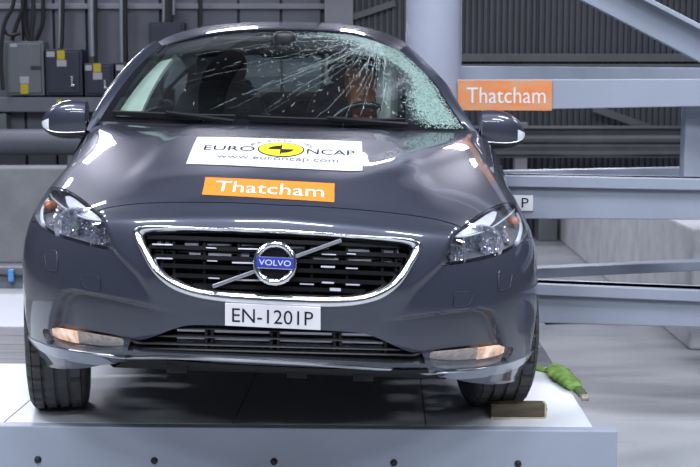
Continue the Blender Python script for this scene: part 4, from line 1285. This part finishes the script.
# body sides, sills to waistline
def side_x(s, z):
    w = np.interp(z, [.16, .22, .32, .5, .66, .80, .90, .96, 1.02], [.79, .845, .862, .868, .866, .857, .835, .805, .785])
    return w * (1 - .16 * np.clip((s - 3.35) / .9, 0, 1) ** 2)
def belt(s): return np.interp(s, [.7, .9, 1.1, 1.3, 1.5, 2.5, 3.6, 4.3], [.60, .70, .75, .82, .955, .985, 1.03, 1.04])
M['sill'] = M['trim']
for sg in (-1, 1):
    s_st = lin(.70, 4.2, 141); rows = 30
    G = np.zeros((141, rows, 3)); mask = np.zeros((141, rows), bool)
    for i, s in enumerate(s_st):
        for j, z in enumerate(lin(.17, belt(s), rows)):
            G[i, j] = (sg * (side_x(s, z) - .006), s, z)
    rr = np.minimum(np.hypot(G[..., 1] - .9, G[..., 2] - .33), np.hypot(G[..., 1] - 3.53, G[..., 2] - .33))
    # pull the vertices next to the wheel arches onto their circles
    for cs in (.9, 3.53):
        d = np.hypot(G[..., 1] - cs, G[..., 2] - .33); m = (d < .368) & (d > .335)
        k = .368 / d[m]; G[m, 1] = cs + (G[m, 1] - cs) * k; G[m, 2] = .33 + (G[m, 2] - .33) * k
    cut = rr < .34
    b = MB(); Wg = WD(G).reshape(-1, 3); F = []
    for i in range(140):
        for j in range(rows - 1):
            if not (cut[i, j] or cut[i + 1, j] or cut[i, j + 1] or cut[i + 1, j + 1]):
                F.append((i * rows + j, (i + 1) * rows + j, (i + 1) * rows + j + 1, i * rows + j + 1))
    b.add(Wg, F)
    bs = b.build('body_side', M['paint'], root, smooth=60)
    # inner wheel arches
    for cs in (.9, 3.53):
        th = lin(-.25, PI + .25, 26)
        P = np.array([[(sg * xx, cs + .372 * math.cos(t), .33 + .372 * math.sin(t)) for xx in (.84, .72, .5)] for t in th])
        MB().grid(WD(P)).build('arch_liner', M['void'], root, smooth=60)
    # door shut lines, handles
    for s0 in (1.62, 2.66):
        zz = lin(.26, float(belt(s0)), 14); P = np.stack([sg * (side_x(s0, zz) - .003), s0 + 0 * zz, zz], -1)
        MB().sweep(WD(P), .003, .003, seg=6).build('door_gap', M['void'], bs)
    for s0 in (2.38, 3.25):
        P = np.array([(sg * (side_x(s0 + t * .18, .86) + .02 * (1 - abs(2 * t - 1) ** 4)), s0 + t * .18, .86 + .01 * t) for t in lin(0, 1, 9)])
        MB().sweep(WD(P), .012, .010, seg=8).build('door_handle', M['paint'], bs, smooth=60)
    # waist trim, side windows, pillars
    def SW(s, t, off=0.0):
        zb = belt(s); top = RF(np.array([1.02]), np.array([np.clip((s - 1.955) / 1.52, 0, 1)]))[0]
        lo = np.array([side_x(s, zb) - .006, s, zb]); hi = np.array([top[0] - .004, s, top[2] - .012])
        if s < 1.99:
            f = (s - 1.53) / .5; hi = np.array([.800 - .2 * f + .03 * 4 * f * (1 - f), s, .975 + .355 * f + .03 * f * (1 - f)])
        p = lo * (1 - t) + hi * t + np.array([.02 * 4 * t * (1 - t) + off, 0, 0])
        return p * np.array([sg, 1, 1])
    for s0, s1 in ((1.66, 2.60), (2.68, 3.42)):
        G = np.array([[SW(s, t) for t in lin(0.02, .98, 8)] for s in lin(s0, s1, 18)])
        MB().grid(WD(G)).build('side_window', M['side_glass'], root, smooth=180)
    G = np.array([[SW(s, t, .004) for t in lin(0, 1, 8)] for s in lin(2.58, 2.70, 4)])
    MB().grid(WD(G)).build('door_pillar', M['gloss'], root, smooth=60)
    G = np.array([[SW(s, t, .004) for t in lin(0, 1, 8)] for s in lin(3.40, 4.0, 8)])
    G[..., 1] = G[..., 1] - np.array([[max(0, s - 3.55) * t * .9 for t in lin(0, 1, 8)] for s in lin(3.40, 4.0, 8)])
    MB().grid(WD(G)).build('rear_pillar', M['paint'], root, smooth=60)
    P = np.array([SW(s, 0, .003) for s in lin(1.6, 3.6, 20)])
    MB().sweep(WD(P), .008, .006, seg=8).build('waist_trim', M['trim'], root, smooth=60)

# tail: hatch with rear window
def TL_(a, t):
    w = np.interp(t, [0, .25, .5, .62, .8, 1.0], [.66, .76, .76, .74, .66, .60])
    s = np.interp(t, [0, .2, .5, .62, 1.0], [4.27, 4.33, 4.25, 4.12, 3.50]) - .12 * a * a * np.interp(t, [0, .6, 1], [1, 1, .2])
    z = np.interp(t, [0, .2, .5, .62, 1.0], [.28, .50, .85, 1.0, 1.362]) - .07 * np.abs(a) ** 3 * np.interp(t, [0, .6, 1], [0, .2, 1])
    return np.stack([a * w, s, z], -1)
A, T = np.meshgrid(lin(-1, 1, 25), lin(0, .63, 14), indexing='ij')
MB().grid(W(TL_(A, T))).build('tailgate', M['paint'], root, smooth=60)
A, T = np.meshgrid(lin(-.9, .9, 17), lin(.63, .97, 9), indexing='ij')
MB().grid(W(TL_(A, T))).build('rear_window', M['side_glass'], root, smooth=180)
fr_ = MB()
for a0, a1, t0, t1 in ((-1, -.88, .63, 1.0), (.88, 1, .63, 1.0), (-1, 1, .96, 1.0)):
    A, T = np.meshgrid(lin(a0, a1, 17 if a1 - a0 > 1 else 3), lin(t0, t1, 9), indexing='ij'); fr_.grid(W(TL_(A, T) + np.array([0, .003, .003])))
fr_.build('tailgate_frame', M['paint'], root, smooth=60)

# underbody
ub = MB().grid(W(np.array([[(x * wd, s, .268 if s < .4 else .20) for x in (-1, 0, 1)] for s, wd in ((.19, .34), (.3, .46), (.42, .54), (.55, .60), (1.4, .62), (1.5, .74), (2.6, .72), (4.2, .70))])))
ub.build('undertray', M['void'], root)
for x in (-.30, .06, .26):
    MB().add(W(np.array([(x + dx, .115 + dy, z) for z in (.258, .295) for dx, dy in ((-.03, 0), (.03, 0), (.03, .05), (-.03, .05))])),
             [(3, 2, 1, 0), (4, 5, 6, 7), (0, 1, 5, 4), (1, 2, 6, 5), (2, 3, 7, 6), (3, 0, 4, 7)]).build('undertray_tab', M['void'], root)
lipu = MB().grid(W(np.array([[(x, .085 + .30 * abs(x) ** 2.2 + d, z) for d, z in ((0, .297), (.01, .282), (.09, .278))] for x in lin(-.46, .46, 25)])))
lipu.build('air_dam', M['void'], root, smooth=40)

# scuttle panel and wipers
aa = lin(-1, 1, 41)
q = S(aa * 5.55, np.full(41, 10.98), 0.0)
p0 = q + np.array([0, .0, -.012]); p1 = GL(aa * .99, np.zeros(41), 0.0) + np.array([0, .0, .004])
MB().grid(W(np.stack([p0, p0 * .5 + p1 * .5 + np.array([0, 0, -.008]), p1, p1 + np.array([0, .03, -.02])], 1))).build('scuttle_panel', M['trim'], root, smooth=60)
for pts in ([(-.93, .045), (-.75, .040), (-.5, .034), (-.27, .036)], [(-.20, .035), (0.05, .030), (.35, .032), (.62, .045)]):
    ab = curve(np.array(pts), 6); P = glw(ab[:, 0], ab[:, 1], .022)
    wo_ = MB().sweep(P, .006, .009, (0, -.4, .9), box=True).build('wiper', M['black'], root)
    ab2 = ab[len(ab) // 2:]; P = glw(ab2[:, 0], ab2[:, 1] - lin(.0, .05, len(ab2)), .034)
    MB().sweep(P, .009, .006, (0, -.4, .9), box=True).build('wiper_arm', M['trim'], wo_)

# ---------------------------------------------------------------- door mirrors
def mirror_cap(sg):
    cx_, cs_, cz_ = (-.936 if sg < 0 else .893), 1.63, .976
    def shape(t, th, k=1.0):
        """t from the inner end (0) to the outer tip (1), th round the section (0 = forward, pi/2 = up)"""
        hh = .090 * np.clip(1 - np.clip(t, 0, 1) ** 4.2, 0, 1) ** .55 * (0.84 + .42 * t * (1 - t) - .10 * t)
        dd = .055 * np.clip(1 - np.clip(t, 0, 1) ** 4.0, 0, 1) ** .5
        c, s_ = np.cos(th), np.sin(th)
        sc = np.sign(c) * np.abs(c) ** .8; ss = np.sign(s_) * np.abs(s_) ** .8
        return np.stack([cx_ + sg * (-.095 + .187 * t), cs_ - dd * sc * k, cz_ + .004 - .018 * t ** 2 + hh * ss * k], -1)
    tt = np.concatenate([lin(0, .8, 14), 1 - .2 * (1 - lin(0, 1, 12)[1:]) ** 2])
    TH = lin(-.62, PI + .2, 26)
    A, B = np.meshgrid(tt, TH, indexing='ij')
    cap = MB().grid(W(shape(A, B)))
    cap.grid(W(np.stack([shape(np.zeros(26), TH), shape(np.zeros(26), TH, .0)], 1)))
    mo = cap.build('door_mirror', M['paint'], root, smooth=50)
    A, B = np.meshgrid(tt, lin(PI + .15, 2 * PI - .58, 14), indexing='ij')
    MB().grid(W(shape(A, B))).build('mirror_base', M['trim'], mo, smooth=50)
    # clear indicator at the outer tip and pale line along the split
    A, B = np.meshgrid(lin(.80, .985, 10), lin(-.60, .15, 8), indexing='ij')
    MB().grid(W(shape(A, B, 1.03))).build('mirror_indicator', M['frost'], mo, smooth=60)
    ts = lin(.0, .95, 22); P = W(shape(ts, np.full(22, -.60), 1.02))
    MB().sweep(P, .0013, .0013, seg=6).build('mirror_split_line', M['satin'], mo)
    # arm down to the door
    P = curve(np.array([(cx_ - sg * .03, cs_ + .01, cz_ - .045), (cx_ - sg * .09, cs_ + .012, cz_ - .068), (sg * .77, cs_ + .015, .945)]), 5)
    MB().sweep(W(P), .05, .017, (0, 0, 1), seg=12).build('mirror_arm', M['trim'], mo, smooth=60)
    A, B = np.meshgrid(lin(.03, .9, 8), lin(.12, .88, 6), indexing='ij')
mirror_cap(-1); mirror_cap(1)

# ---------------------------------------------------------------- wheels
def wheel(px_c, s, x, steer, name='wheel'):
    """tyre with ribs and shoulder blocks; axis along x before steering"""
    c = W((x, s, 0)); c = np.array([c[0], c[1], DECK + .316])
    ca, sa = math.cos(steer + YAW), math.sin(steer + YAW)
    seg = 180; hw = .1025
    prof = [(-.070, .205), (-.094, .225), (-.103, .262), (-.099, .290), (-.090, .306), (-.082, .3115)]
    ribs = []
    for a, b in ((-.080, -.050), (-.041, -.008), (.002, .035), (.044, .080)):
        ribs += [(a, .306), (a + .0015, .3145), (b - .0015, .3148), (b, .306)]
    prof += ribs + [(.082, .3115), (.090, .306), (.099, .290), (.103, .262), (.094, .225), (.070, .205)]
    G = np.zeros((seg, len(prof), 3))
    for i in range(seg):
        t = 2 * PI * i / seg
        for j, (h, r) in enumerate(prof):
            lat = abs(h)
            rr = r
            if r > .30 and (i % 5 == 0):
                if lat > .044: rr = r - .010
                elif lat < .044 and r > .31: rr = r - .004
            G[i, j] = (h, rr * math.cos(t), rr * math.sin(t))
    # flatten a little at the deck
    G[..., 2] = np.maximum(G[..., 2], -.3155)
    R = np.array([[ca, -sa, 0], [sa, ca, 0], [0, 0, 1]])
    w = MB().grid(G @ R.T + c, wrap_u=True).build(name, M['rubber'], root, smooth=30)
    out = -1 if x < 0 else 1
    rim_ = MB()
    rp = [(.207, -.07), (.200, -.05), (.185, -.02), (.180, .05), (.198, .075), (.209, .082)]
    ax = R @ np.array([out, 0, 0])
    rim_.lathe(rp, c, ax, 40)
    rim_.lathe([(.0001, .060), (.03, .060), (.036, .05), (.036, .0), (.0001, -.0)], c, ax, 20)
    for k in range(10):
        th = 2 * PI * k / 10 + (.09 if k % 2 else -.09)
        d = R @ np.array([0, math.cos(th), math.sin(th)])
        th2 = 2 * PI * (k // 2) / 5 + PI / 5 + (.16 if k % 2 else -.16)
        rim_.beam(c + ax * .048 + d * .03, c + ax * .066 + d * .195, .022, .022, ax)
    rim_.build('wheel_rim', M['satin'], w, smooth=40)
    return w
wheel(None, .87, -.806, math.radians(9.0)); wheel(None, .87, .755, math.radians(5.0))
wheel(None, 3.52, -.76, 0); wheel(None, 3.52, .76, 0)

# ---------------------------------------------------------------- cabin
M['dash'] = mat('dashboard_plastic', (0.020, 0.020, 0.023), 0.7, noise=0.2, nscale=80)
def loft(sections, name, m, parent, sm=60, wrap=True):
    return MB().grid(W(np.array(sections)), wrap_v=wrap).build(name, m, parent, smooth=sm)
xx = lin(-.70, .70, 25)
dash = MB().grid(W(np.array([[(x, 1.28 + .24 * abs(x) ** 2, .955), (x, 1.55, .965), (x, 1.72, .975 + (.035 if .18 < x < .56 else 0)), (x, 1.80, .955), (x, 1.83, .85), (x, 1.80, .55), (x, 1.6, .25)] for x in xx])))
dash.build('dashboard', M['dash'], root, smooth=50)
MB().grid(W(np.array([[(x, s, z) for x in (-.74, -.3, .3, .50 if 1.6 < s < 2.6 else .72)] for s, z in ((1.3, .24), (1.8, .235), (3.0, .235), (4.1, .4))]))).build('cabin_floor', M['void'], root)
def superbox(c, h, n=3.2, seg=20, lean=0.0):
    """rounded cushion: centre c, half sizes h"""
    th = lin(-PI / 2, PI / 2, 12); ph = lin(0, 2 * PI, seg + 1)[:-1]
    f = lambda v: np.sign(v) * np.abs(v) ** (2 / n)
    T, P = np.meshgrid(th, ph, indexing='ij')
    x = f(np.cos(T)) * f(np.cos(P)) * h[0]; s = f(np.cos(T)) * f(np.sin(P)) * h[1]; z = f(np.sin(T)) * h[2]
    return np.stack([c[0] + x, c[1] + s + z * lean, c[2] + z], -1)
def seat(x):
    so = MB().grid(W(superbox((x, 2.16, .50), (.25, .27, .09))), wrap_v=True).build('seat', M['fabric'], root, smooth=60)
    MB().grid(W(superbox((x, 2.50, .83), (.24, .075, .34), lean=.30)), wrap_v=True).build('seat_back', M['fabric'], so, smooth=60)
    MB().grid(W(superbox((x, 2.64, 1.235), (.125, .045, .085), lean=.2)), wrap_v=True).build('head_restraint', M['fabric'], so, smooth=60)
    for dx in (-.05, .05):
        MB().sweep(W(np.array([(x + dx, 2.60, 1.10), (x + dx, 2.625, 1.19)])), .006, .006).build('restraint_stalk', M['steel'], so)
seat(-.36); seat(.29)
rb = MB().grid(W(superbox((0, 3.20, .55), (.60, .25, .10))), wrap_v=True).build('rear_bench', M['fabric'], root, smooth=60)
MB().grid(W(superbox((0, 3.48, .85), (.60, .08, .27), lean=.3)), wrap_v=True).build('rear_bench_back', M['fabric'], rb, smooth=60)
for x in (-.38, .38):
    MB().grid(W(superbox((x, 3.60, 1.14), (.12, .04, .06), lean=.2)), wrap_v=True).build('rear_head_restraint', M['fabric'], rb, smooth=60)
# steering wheel
swc = np.array([.33, 1.93, .895]); tl = math.radians(25)
ring = np.array([swc + .185 * np.array([math.cos(t), -math.sin(t) * -math.sin(tl) * 1.0, math.sin(t) * math.cos(tl)]) for t in lin(0, 2 * PI, 41)[:-1]])
sw = MB().sweep(W(ring), .015, .015, closed=True, seg=10).build('steering_wheel', M['gloss'], root, smooth=60)
MB().grid(W(superbox(swc + np.array([0, -.01, -.01]), (.075, .03, .06))), wrap_v=True).build('steering_hub', M['dash'], sw, smooth=60)
for d in ((-1, 0), (1, 0), (0, -1)):
    MB().beam(W(swc), W(swc + np.array([d[0] * .18, d[1] * .07, d[1] * .165])), .03, .02).build('steering_spoke', M['dash'], sw)
# inside mirror
im = MB().grid(W(superbox((-.03, 1.99, 1.292), (.115, .018, .034))), wrap_v=True).build('inside_mirror', M['gloss'], root, smooth=60)
MB().grid(W(superbox((-.03, 1.96, 1.345), (.05, .05, .035))), wrap_v=True).build('mirror_mount', M['trim'], im, smooth=60)
# inflated curtain airbag below the roof rail
def curtain(sg, s0, s1, x0, x1, zb, zt, nm='curtain_airbag', thick=.05):
    n_, m_ = 22, 14
    out = []
    for side in (1, -1):
        P = np.zeros((n_, m_, 3))
        for i, a in enumerate(lin(0, 1, n_)):
            for j, b in enumerate(lin(0, 1, m_)):
                s = s0 + (s1 - s0) * a; x = x0 + (x1 - x0) * b
                puff = thick * (max(0, math.sin(PI * a)) ** .5) * (max(0, math.sin(PI * b)) ** .5) * (.75 + .25 * abs(math.sin(a * 3 * PI)))
                P[i, j] = (sg * (x) - sg * side * puff, s, zb + (zt - zb) * b - .10 * (1 - a) * (1 - b))
        out.append(P)
    b = MB().grid(W(out[0])); b.grid(W(out[1])[::-1])
    return b.build(nm, M['bag'], root, smooth=60)
curtain(1, 1.90, 2.4, .435, .435, .92, 1.30, thick=.05)
# pale sheet added for the bright side-window view on the other side
bb = lin(.05, .88, 16)
outl = np.array([[(-.965 + w * (.150 - .075 * b_), b_) for w in lin(0, 1, 6)] for b_ in bb])
Pf = W(GL(outl[..., 0], outl[..., 1], -.055)); Pb = W(GL(outl[..., 0], outl[..., 1], -.075))
b = MB().grid(Pf); b.grid(Pb[::-1])
b.grid(np.stack([Pf[:, 0], Pb[:, 0]], 1)); b.grid(np.stack([Pf[:, -1], Pb[:, -1]], 1)); b.grid(np.stack([Pf[0], Pb[0]], 1)); b.grid(np.stack([Pf[-1], Pb[-1]], 1))
b.build('curtain_airbag', M['bag'], root, smooth=40)  # window brightness put into the sheet's pale colour

# ================================================================ crash dummy in the driver's seat
M['dummy_face'] = mat('dummy_face_paint', (0.62, 0.20, 0.095), 0.6, noise=0.35, nscale=18)
M['dummy_suit'] = mat('dummy_suit', (0.42, 0.16, 0.10), 0.85, noise=0.2, nscale=40)
hc = at(366, 91, 5.86)
dummy = thing('crash_dummy', (hc[0] - .03, hc[1] + .05, DECK + .55), 'crash test dummy with an orange brown painted face behind the shattered windscreen', 'crash dummy')
def dummy_body():
    """torso, neck and head as one skin: stacked rounded sections"""
    secs = [(-.58, .00, .16, .12), (-.50, .01, .175, .125), (-.38, .02, .17, .115), (-.28, .03, .19, .115), (-.21, .03, .205, .10), (-.165, .03, .16, .08),
            (-.145, .025, .075, .065), (-.12, .02, .055, .06), (-.10, .005, .058, .075), (-.085, -.01, .066, .092), (-.05, -.012, .072, .10), (-.01, -.005, .078, .104),
            (.04, .0, .080, .105), (.08, .006, .076, .098), (.11, .012, .060, .078), (.127, .015, .034, .045), (.132, .016, .002, .002)]
    zs = np.array([q[0] for q in secs]); tt = lin(zs[0], zs[-1], 70)
    th = lin(0, 2 * PI, 33)[:-1]; P = np.zeros((70, 32, 3))
    for i, z in enumerate(tt):
        dy, rx, ry = (np.interp(z, zs, [q[k] for q in secs]) for k in (1, 2, 3))
        for j, t in enumerate(th):
            x, y = rx * math.cos(t), ry * math.sin(t)
            if -.09 < z < .12 and math.sin(t) < 0:
                f = max(0, 1 - abs(x) / .016); y -= .022 * f * max(0, 1 - abs(z + .005 + .0) / .03)              # nose
                for ex in (-.030, .030): y += .010 * math.exp(-((x - ex) / .014) ** 2 - ((z - .022) / .012) ** 2)   # eye sockets
                y += .006 * math.exp(-(x / .022) ** 2 - ((z + .048) / .005) ** 2)                                  # mouth
            P[i, j] = (x, dy + y, z)
    return P
rot = math.radians(14)
P = dummy_body(); bow = np.clip((P[..., 2] + .2) / .33, 0, 1)
P[..., 0] += -.03 * bow
P = P + hc
b = MB().grid(P, wrap_v=True)
body = b.build('dummy_body', M['dummy_face'], dummy, smooth=60)
jk = dummy_body(); sel = jk[:40].copy(); sel[..., :2] *= 1.05
sel = sel[:int(np.sum(jk[:, 0, 2] < -.15))]
MB().grid(sel + hc + np.array([0, 0, 0]), wrap_v=True).build('dummy_suit', M['dummy_suit'], dummy, smooth=60)
for sg in (-1, 1):
    MB().lathe([(.0001, .012), (.012, .010), (.018, .002), (.016, -.004)], hc + np.array([sg * .079 - .03, .01, -.005]), (sg, -.2, 0), 12).build('ear', M['dummy_face'], body, smooth=60)
    arm = curve3([hc + np.array(p) for p in ((sg * .17, .03, -.24), (sg * .19 if sg < 0 else .14, -.02, -.40), (sg * .20 if sg < 0 else .09, -.20, -.46), (sg * .15 if sg < 0 else .05, -.38, -.36))])
    MB().sweep(arm, np.interp(lin(0, 1, len(arm)), [0, .5, 1], [.055, .042, .03]), np.interp(lin(0, 1, len(arm)), [0, .5, 1], [.055, .042, .03]), seg=12).build('dummy_arm', M['dummy_suit'], dummy, smooth=60)

# ================================================================ small things on the platform
M['wood'] = mat('worn_wood', (0.115, 0.092, 0.055), 0.7, noise=0.45, nscale=14, stretch=(.6, 6, 6), bump=.2, bscale=60)
M['wood_end'] = mat('pale_wood_edge', (0.55, 0.47, 0.34), 0.7, noise=0.25, nscale=20)
a = at_floor(491, 419, DECK); b_ = at_floor(547, 419.5, DECK)
yb = a[1]; h = px_z(404, yb) - DECK
blk = thing('wood_block', ((a[0] + b_[0]) / 2, yb + .04, DECK), 'short dark stained timber chock lying in front of the tyre', 'wood block')
MB().box((a[0], yb, DECK + .006), (b_[0] - .008, yb + .05, DECK + h)).build('block_body', M['wood'], blk, bevel=0.004)
MB().box((a[0], yb - .001, DECK + .0005), (b_[0] - .004, yb + .052, DECK + .006)).build('pale_underside', M['wood_end'], blk)
e = MB().box((b_[0] - .008, yb, DECK + .006), (b_[0], yb + .05, DECK + h)).build('sawn_end', M['wood_end'], blk, bevel=0.003)
MB().lathe([(.0001, .003), (.005, .003), (.0055, -.01)], (b_[0] + .001, yb + .02, DECK + h * .55), (1, 0, 0), 10).build('nail', M['black'], e)

M['strap'] = mat('green_webbing', (0.19, 0.33, 0.07), 0.75, noise=0.45, nscale=22, c2=(0.07, 0.15, 0.02), bump=.4, bscale=120)
M['strap_dark'] = mat('dark_green_webbing', (0.07, 0.12, 0.035), 0.75, noise=0.3, nscale=40)
M['buckle'] = mat('strap_buckle', (0.45, 0.38, 0.33), 0.4, metal=0.6, noise=0.2, nscale=40)
st_ = thing('lashing_strap', at_floor(560, 385, DECK), 'crumpled bright green lashing strap running from the tyre to the platform edge', 'strap')
def on_deck(p): return np.array([at_floor(x, y, DECK) for x, y in p])
# flat webbing coming out from behind the tyre
def flat_band(px, hw, z, name, m):
    C = curve(on_deck(px), 8); T = norm(np.gradient(C, axis=0)); Sd = norm(np.cross(T, (0, 0, 1)))
    k = len(C); zz = z + .004 * np.sin(lin(0, 7, k)); Gt = np.stack([C + Sd * (hw * t) for t in lin(-1, 1, 7)], 1)
    up_ = Gt.copy(); up_[..., 2] = DECK + zz[:, None] + .004; lo_ = Gt.copy(); lo_[..., 2] = DECK + np.maximum(zz[:, None] - .002, .0006)
    b = MB().grid(up_); b.grid(lo_[:, ::-1])
    for q in (0, -1): b.grid(np.stack([up_[:, q], lo_[:, q]], 1)); b.grid(np.stack([up_[q], lo_[q]], 1))
    return b.build(name, m, st_, smooth=50)
flat_band([(518, 366.5), (532, 368.5), (545, 371), (553, 373)], .026, .006, 'flat_webbing', M['strap'])
# the gathered part: folded layers of webbing, one rumpled sleeve with ridges across it
def sleeve(px, rad, name, m, seed, ridge=.12):
    r = np.random.default_rng(seed); C = curve(np.array([list(p) + [w] for p, w in zip(on_deck(px), rad)]), 10)
    T = norm(np.gradient(C[:, :3], axis=0)); Sd = norm(np.cross(T, (0, 0, 1))); n_ = len(C); k = 22
    G_ = np.zeros((n_, k, 3)); ph = r.uniform(0, 6.28, 8)
    for i in range(n_):
        R0 = C[i, 3]
        for j in range(k):
            th = 2 * PI * j / k
            f = 1 + ridge * (math.sin(i * .95 + ph[0] + 1.3 * math.sin(th + ph[1])) + .6 * math.sin(i * 1.7 + 2 * th + ph[2]) + .5 * math.sin(3 * th + ph[3] + i * .25))
            G_[i, j] = C[i, :3] + Sd[i] * (math.cos(th) * R0 * f) + np.array([0, 0, max(.0015, R0 * .48 * (1 + math.sin(th) * f))])
    b = MB().grid(G_, wrap_v=True); o_ = len(b.v)
    b.f.append(tuple(range(k))); b.f.append(tuple((n_ - 1) * k + j for j in reversed(range(k))))
    return b.build(name, m, st_, smooth=40)
sleeve([(549, 370.5), (553, 373), (558, 377), (563, 381.5), (570, 387), (575, 390.5), (578, 392.5)], (.016, .030, .040, .042, .036, .028, .016), 'bunched_webbing', M['strap'], 5)
sleeve([(551, 367), (555, 367.5), (561, 370.5), (565, 374.5)], (.008, .017, .018, .010), 'webbing_fold', M['strap'], 9, .10)
sleeve([(574, 389.5), (578, 392), (581, 395.5), (583.5, 399)], (.020, .022, .020, .016), 'dark_tail', M['strap_dark'], 11, .08)
q = at_floor(584.5, 400.5, DECK)
MB().box((q[0] - .016, q[1] - .018, q[2] + .001), (q[0] + .016, q[1] + .018, q[2] + .020)).build('buckle', M['buckle'], st_, bevel=0.006)
